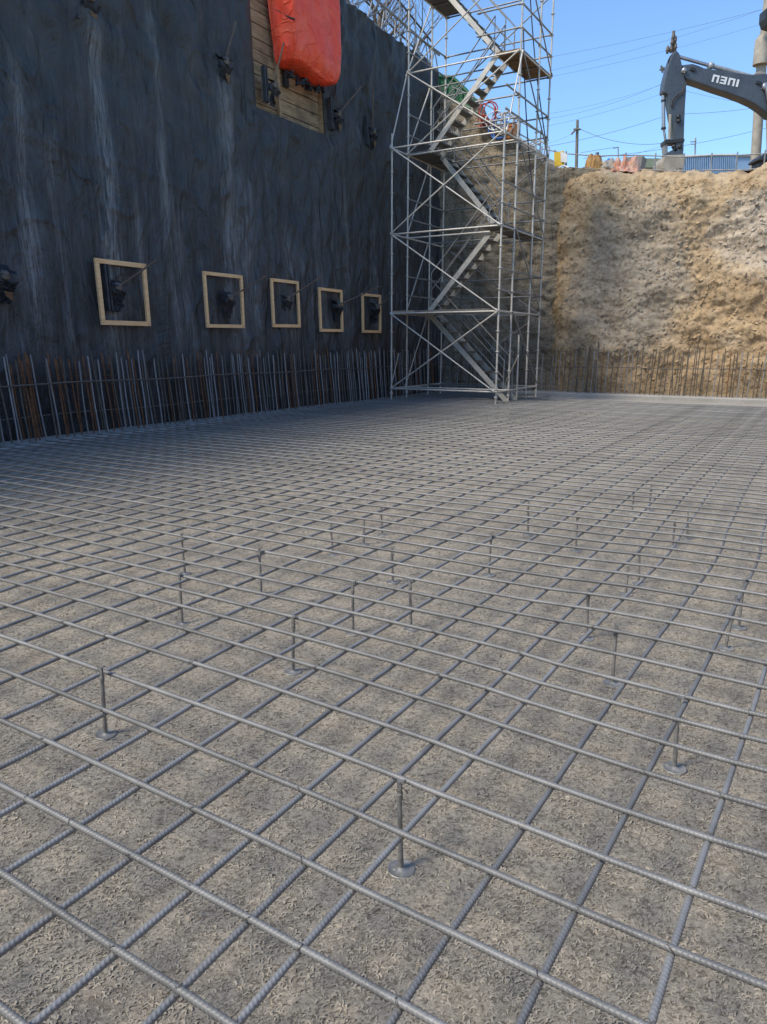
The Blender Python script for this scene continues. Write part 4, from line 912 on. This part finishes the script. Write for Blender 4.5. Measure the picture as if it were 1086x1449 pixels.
m = MB(); bp(m, ((1042, 221), (1140, 221), (1140, 252), (1042, 252)), 50, .2); m.build('panel', M['blue'], t_)
m = MB(); bp(m, ((1042, 219.6), (1140, 219.6), (1140, 221.5), (1042, 221.5)), 49.9, .3); m.build('cap_rail', M['galvdk'], t_)
m = MB(); bp(m, ((858, 233), (884, 230), (886, 250), (858, 250)), 70, 5); tag(m.build('far_shed', M['roofgrey'], org=unY(870, 250, 70)), 'far grey shed roof behind the sheets on the edge', 'shed')

# poles and lamps
def pole(name, lab, cat, x0, y0, x1, y1, Y, r, arms=(), mat='polewood'):
    t_ = thing(name, lab, cat, unY(x0, y0, Y)); m = MB(); m.tube([unY(x0, y0, Y), unY(x1, y1, Y)], [r, r * .8], 8); m.build('pole', M[mat], t_)
    for (ax, ay, bx, by) in arms: m = MB(); m.tube([unY(ax, ay, Y - .1), unY(bx, by, Y - .1)], r * .55, 6); m.build('crossarm', M[mat], t_)
    return t_
pole('utility_pole', 'wooden utility pole rising beside the yellow notice board', 'pole', 815.5, 252, 817.5, 170, 40, .085, ((812, 183, 822, 183), (809, 190, 816, 182)))
pole('street_lamp', 'thin lamp post with an arm, left of the machine arm', 'lamp post', 875.5, 250, 875, 208, 42, .035, ((876, 208.5, 868, 210),), 'galvdk')
pole('street_lamp', 'short lamp post with two small heads, right of the bucket', 'lamp post', 983, 250, 984.5, 195, 45, .05, ((977, 201, 986, 200), (978, 204, 984, 204)), 'galvdk')
t_ = pole('utility_pole', 'tall dark utility pole with insulators behind the tip of the machine arm', 'pole', 957, 250, 953.5, 44, 60, .14, ((951, 58, 953, 50), (950, 73, 945, 70), (956, 60, 957, 52), (944, 69, 950, 70)))
m = MB()
for x, y in ((953, 52), (955.5, 56), (951.5, 60), (956, 66), (945, 70), (950, 69)): m.lathe(unY(x, y, 59.8), [(.0, -.3), (.10, -.26), (.10, -.1), (.16, -.05), (.10, 0), (.12, .1), (.05, .25), (0, .28)], 8)
m.build('insulator', M['brown'], t_)
t_ = thing('insulator_spacer', 'small dark wire spacer hanging in the sky left of the machine arm', 'spacer', unY(938, 98, 58)); m = MB()
for a, e in (((934, 99), (940, 97)), ((936, 93), (938, 103)), ((939, 95), (941, 100))): m.tube([unY(*a, 58), unY(*e, 58)], .07, 6)
m.build('bracket', M['brown'], t_)
WR = [((760, 84), (1088, 11), 3), ((760, 104), (1088, 10), 5), ((762, 112), (1088, 31), 4), ((762, 163), (936, 120), 4), ((762, 170), (936, 119), 6), ((762, 181), (936, 133), 3), ((770, 208), (936, 166), 3), ((968, 161), (1090, 149), 2), ((822, 183), (936, 203), 7),
      ((822, 216), (874, 208), 0), ((826, 224), (1090, 180), 5), ((762, 205), (815, 186), 3), ((968, 128), (1090, 150), 2), ((830, 235), (960, 199), 2)]
WL = ['topmost power line in the sky', 'second power line from the top, meeting the topmost at the right edge', 'third power line from the top', 'upper of two close power lines left of the machine arm', 'lower of two close power lines left of the machine arm', 'single power line below the close pair', 'long power line rising to the machine stick', 'short power line between stick and mast', 'sagging wire from the utility pole towards the bucket', 'short wire from pole to lamp post', 'thick low wire rising from the railing to the right edge', 'short wire reaching the utility pole from the left', 'faint wire under the boom', 'lowest thin wire above the sheets']
for k, (a, e, sag) in enumerate(WR):
    Y = 55 + (k % 4) * 4; A = unY(*a, Y); E = unY(*e, Y); m = MB(); m.tube([A + (E - A) * q / 12 - UZ * (sag * Y / F * 4 * (q / 12) * (1 - q / 12)) for q in range(13)], .015 if k in (9, 10, 8, 6, 7) else .0085, 5)
    tag(m.build('power_line', M['wire'], org=(A + E) / 2), WL[k], 'wire')

# drilling rig mast at the right edge
t_ = thing('rig_mast', 'leaning tan steel mast with a collar at the right edge of the photo', 'mast', unY(1072, 250, 32))
m = MB(); m.tube([unY(1068, 250, 32), unY(1078, 90, 32)], .19, 14); m.build('mast', M['tanmetal'], t_)
m = MB(); m.tube([unY(1076.5, 92, 31.9), unY(1080, 58, 31.9), unY(1082, 52, 31.9)], [.29, .29, .22], 14); m.build('collar', M['tanmetal'], t_)
m = MB(); m.tube([unY(1082, 54, 32), unY(1090, -20, 32)], .17, 12); m.build('upper_pipe', M['tanmetal'], t_)
m = MB(); m.tube([unY(1092, 250, 31.5), unY(1090, 150, 31.5)], .16, 10); m.build('side_tube', M['tanmetal'], t_)
m = MB(); m.prism([unY(*q, 31) for q in ((1084, 12), (1096, 8), (1096, 38), (1086, 35), (1083, 26))], np.array([0, .5, 0])); m.build('head_block', M['excdark'], t_, bev=.03)

# ------------------------------------------------------------------ excavator
EY = 27.0
def e(px, py, dy=0.0): p = unY(px, py, EY); return p + np.array([0, dy, 0])
def z5(zx, zy): return (756 + zx / 3.291, zy / 3.291)
ex = thing('excavator', 'dark grey excavator standing above the soil face with its arm bent down', 'excavator', e(1150, 262))
def plate(name, pts, dep, mat, lab=None, bev=.03, dy=None):
    m = MB(); d0 = -dep / 2 if dy is None else dy; m.prism([e(*z5(*q), d0) for q in pts], np.array([0, dep, 0])); o = m.build(name, M[mat], ex, bev=bev)
    if lab: o['label'] = lab
    return o
boom = plate('boom', [(675, 335), (684, 318), (705, 309), (735, 314), (770, 326), (880, 343), (1000, 358), (1060, 352), (1120, 366), (1220, 420), (1330, 530), (1440, 660), (1500, 720), (1440, 760), (1370, 700), (1280, 620), (1180, 560), (1120, 556), (1086, 551), (1050, 520), (1010, 493), (960, 470), (900, 448), (830, 425), (765, 402), (722, 388), (700, 380), (684, 362)], .46, 'excgrey', bev=.04)
for pts, nm in (([(690, 345), (700, 330), (712, 345), (700, 360)], 'pin'),):
    m = MB(); m.lathe(e(*z5(686, 340), -.30), [(0, 0), (.075, 0), (.075, .60), (0, .60)], 16, np.array([0, 1.0, 0])); m.build('pivot_pin', M['chrome'], ex)
plate('stick', [(654, 243), (644, 250), (632, 268), (622, 295), (612, 328), (602, 365), (597, 385), (591, 430), (594, 441), (610, 444), (616, 452), (618, 480), (628, 545), (640, 610), (650, 660), (652, 700), (688, 712), (691, 600), (695, 500), (700, 430), (699, 388), (690, 362), (682, 342), (682, 320), (676, 290), (668, 258)], .36, 'excgrey', bev=.035)
m = MB(); m.tube([e(*z5(*q), -.20) for q in ((700, 395), (685, 440), (655, 465), (638, 485), (636, 510))], .022, 6); m.tube([e(*z5(*q), -.20) for q in ((696, 400), (680, 435), (650, 458), (632, 478), (628, 505))], .02, 6)
m.build('hydraulic_hose', M['excdark'], ex)
m = MB()
for dx, dy_ in ((0, 0), (5, 6), (-4, -4)): m.tube([e(*z5(zx + dx, zy + dy_), -.1 - .08 * (dx > 0)) for zx, zy in ((672, 330), (685, 318), (705, 314), (735, 311), (765, 320), (790, 335))], .022, 6)
m.tube([e(*z5(*q), -.1) for q in ((640, 255), (628, 270), (620, 300), (622, 285), (636, 262), (650, 246))], .02, 6)
m.build('hydraulic_hose', M['excdark'], ex)
# stick cylinder over the boom
m = MB(); m.tube([e(*z5(672, 264)), e(*z5(830, 309))], .055, 10); m.build('cylinder_rod', M['chrome'], ex)
m = MB(); m.tube([e(*z5(815, 304)), e(*z5(1010, 358)), e(*z5(1080, 378))], [.07, .075, .08], 12); m.lathe(e(*z5(822, 307)), [(.0, -.07), (.105, -.07), (.105, .07), (0, .07)], 14, (e(*z5(1010, 358)) - e(*z5(815, 304))) / np.linalg.norm(e(*z5(1010, 358)) - e(*z5(815, 304)))); m.build('cylinder_barrel', M['barrel'], ex)
m = MB(); m.prism([e(*z5(*q), -.14) for q in ((1005, 362), (1020, 345), (1050, 338), (1078, 350), (1085, 372))], np.array([0, .28, 0])); m.build('cylinder_bracket', M['tanmetal'], ex, bev=.02)
m = MB(); m.lathe(e(*z5(1058, 416), -.34), [(0, 0), (.10, 0), (.115, .03), (.115, .1), (0, .1)], 16, np.array([0, 1.0, 0])); m.tube([e(*z5(1058, 416), -.30), e(*z5(1082, 520), -.30)], .06, 10); m.build('boom_cylinder_rod', M['chrome'], ex)
m = MB(); m.tube([e(*z5(1080, 512), -.30), e(*z5(1110, 640), -.30), e(*z5(1150, 790), -.3)], .10, 12); m.build('boom_cylinder_barrel', M['excdark'], ex)
# bucket cylinder and linkage
m = MB(); m.tube([e(*z5(602, 444)), e(*z5(603, 600))], .06, 10); m.build('bucket_cylinder_barrel', M['chrome'], ex)
m = MB(); m.tube([e(*z5(603, 596)), e(*z5(613, 662))], .04, 10); m.build('bucket_cylinder_rod', M['chrome'], ex)
m = MB(); m.lathe(e(*z5(602, 470)), [(0, -.03), (.075, -.03), (.075, .03), (0, .03)], 12, UZ); m.lathe(e(*z5(603, 598)), [(0, -.03), (.08, -.03), (.08, .03), (0, .03)], 12, UZ); m.build('cylinder_gland', M['excdark'], ex)
plate('bucket_link', [(597, 662), (606, 655), (640, 657), (680, 650), (691, 655), (690, 668), (650, 674), (610, 676), (600, 684)], .42, 'excdark', bev=.02)
plate('link_arm', [(600, 676), (614, 676), (616, 715), (604, 722)], .30, 'galvdk', bev=.01)
m = MB(); m.tube([e(*z5(626, 540), -.16), e(*z5(622, 656), -.16)], .05, 8); m.build('guide_link', M['tanmetal'], ex)
plate('quick_coupler', [(604, 722), (630, 706), (656, 712), (660, 700), (684, 700), (686, 735), (640, 745), (606, 742)], .40, 'excgrey', bev=.02)
bk = plate('bucket', [(584, 742), (600, 736), (678, 733), (686, 745), (682, 775), (672, 800), (600, 812), (576, 800), (572, 770)], .85, 'tanmetal', bev=.04)
m = MB()
for k in range(5): a = e(*z5(600 + 16 * k, 803), -.46); m.prism([a - np.array([.04, 0, 0]), a + np.array([.04, 0, 0]), a + np.array([.02, -.05, -.16]), a - np.array([.02, .05, .16])], np.array([0, .05, 0]))
m.build('tooth', M['tanmetal'], bk)
for cx, cy in ((662, 552), (663, 572), (640, 690), (668, 690)):
    m = MB(); m.lathe(e(*z5(cx, cy), -.24), [(0, 0), (.065, 0), (.065, .08), (0, .08)], 12, np.array([0, 1.0, 0])); m.build('pin_cap', M['excdark'], ex)
for k, (cx, cy) in enumerate(((726, 336), (1030, 398))):
    m = MB(); m.box(e(*z5(cx, cy), -.25), ((1, 0, -.3), (0, 1, 0), (.3, 0, 1)), (.18, .05, .1)); m.build('weld_plate', M['excdark'], ex, bev=.01)
# lettering on the boom: n, reversed E, n, I, white slanted strokes
def letter(strokes, ox):
    m = MB(); base = V((812, 392)); dx = V((34, 7.6)) ; up = V((9, -34))
    for x0, y0, x1, y1 in strokes:
        o0 = base + V((ox * 34, ox * 7.0)); q = [o0 + dx * x0 + up * y0, o0 + dx * x1 + up * y0, o0 + dx * x1 + up * y1, o0 + dx * x0 + up * y1]
        m.prism([e(*z5(*w), -.243) for w in q], np.array([0, .010, 0]))
    m.build('lettering', M['white'], ex)
letter([(0, 0, .24, 1), (.24, .76, .86, 1), (.62, 0, .86, .76)], 0)
letter([(.62, 0, .88, 1), (.05, 0, .62, .2), (.12, .40, .62, .6), (.05, .80, .62, 1)], 1.02)
letter([(0, 0, .24, 1), (.24, .76, .86, 1), (.62, 0, .86, .76)], 2.16)
letter([(.05, 0, .32, 1)], 3.22)
# body and tracks (beyond the right edge, only the front of a track guard shows)
plate('track_guard', [(936, 792), (960, 772), (1020, 748), (1086, 742), (1700, 742), (1700, 800), (936, 800)], .7, 'excdark', dy=-1.6)
for dy in (-1.5, 1.1):
    m = MB(); m.prism([e(*z5(*q), dy) for q in ((950, 800), (990, 768), (1100, 760), (1640, 760), (1700, 800), (1700, 860), (1640, 900), (1000, 900), (950, 860))], np.array([0, .6, 0])); m.build('track', M['excdark'], ex, bev=.04)
plate('upper_body', [(1300, 740), (1310, 560), (1420, 540), (1800, 560), (1820, 740)], 2.4, 'excgrey', bev=.06)
cab = plate('cab', [(1340, 740), (1340, 480), (1380, 440), (1520, 440), (1530, 740)], .9, 'excgrey', dy=-1.25, bev=.05)
m = MB(); m.prism([e(*z5(*q), -1.27) for q in ((1360, 680), (1360, 490), (1390, 460), (1500, 460), (1505, 680))], np.array([0, .03, 0])); m.build('window', M['excdark'], cab)
m = MB(); m.tube([e(*z5(*q), -1.2) for q in ((1012, 605), (1004, 625), (1008, 645), (1030, 650), (1045, 640))], .035, 6); m.tube([e(*z5(*q), -1.2) for q in ((1035, 600), (1060, 588), (1090, 590))], .04, 6); m.build('hook', M['rust'], ex)

# ------------------------------------------------------------------ light
SUN_EL = R(50); sun_dir_j, sun_dir_b = 0.5, 0.86           # horizontal travel direction of the light in the site frame
tv = UB * sun_dir_b + UJ * sun_dir_j; tv /= np.linalg.norm(tv)
d = Vector(tuple(tv * math.cos(SUN_EL) - UZ * math.sin(SUN_EL)))
sl = bpy.data.lights.new('sun', 'SUN'); sl.energy = 4.0; sl.angle = R(16); sl.color = (1.0, .91, .76)
so = bpy.data.objects.new('sun', sl); COL.objects.link(so); so.rotation_mode = 'QUATERNION'; so.rotation_quaternion = d.to_track_quat('-Z', 'Y'); so.location = (0, 0, 40)
w = bpy.data.worlds.new('World'); sc.world = w; w.use_nodes = True; nt = w.node_tree; bg = nt.nodes['Background']
sky = nt.nodes.new('ShaderNodeTexSky'); sky.sky_type = 'NISHITA'; sky.sun_disc = False; sky.sun_elevation = SUN_EL
sd = -d; sky.sun_rotation = math.atan2(sd.x, sd.y); sky.air_density = 1.0; sky.dust_density = 0.4; sky.ozone_density = 1.6; sky.altitude = 0
tn = nt.nodes.new('ShaderNodeMix'); tn.data_type = 'RGBA'; tn.blend_type = 'MULTIPLY'; tn.inputs[0].default_value = 1; tn.inputs[7].default_value = (.78, .96, 1.12, 1); nt.links.new(sky.outputs[0], tn.inputs[6]); nt.links.new(tn.outputs[2], bg.inputs[0]); bg.inputs[1].default_value = 0.225
sc.cycles.use_denoising = True; sc.cycles.max_bounces = 5
for o in list(COL.objects):
    if '_o' in o: del o['_o']
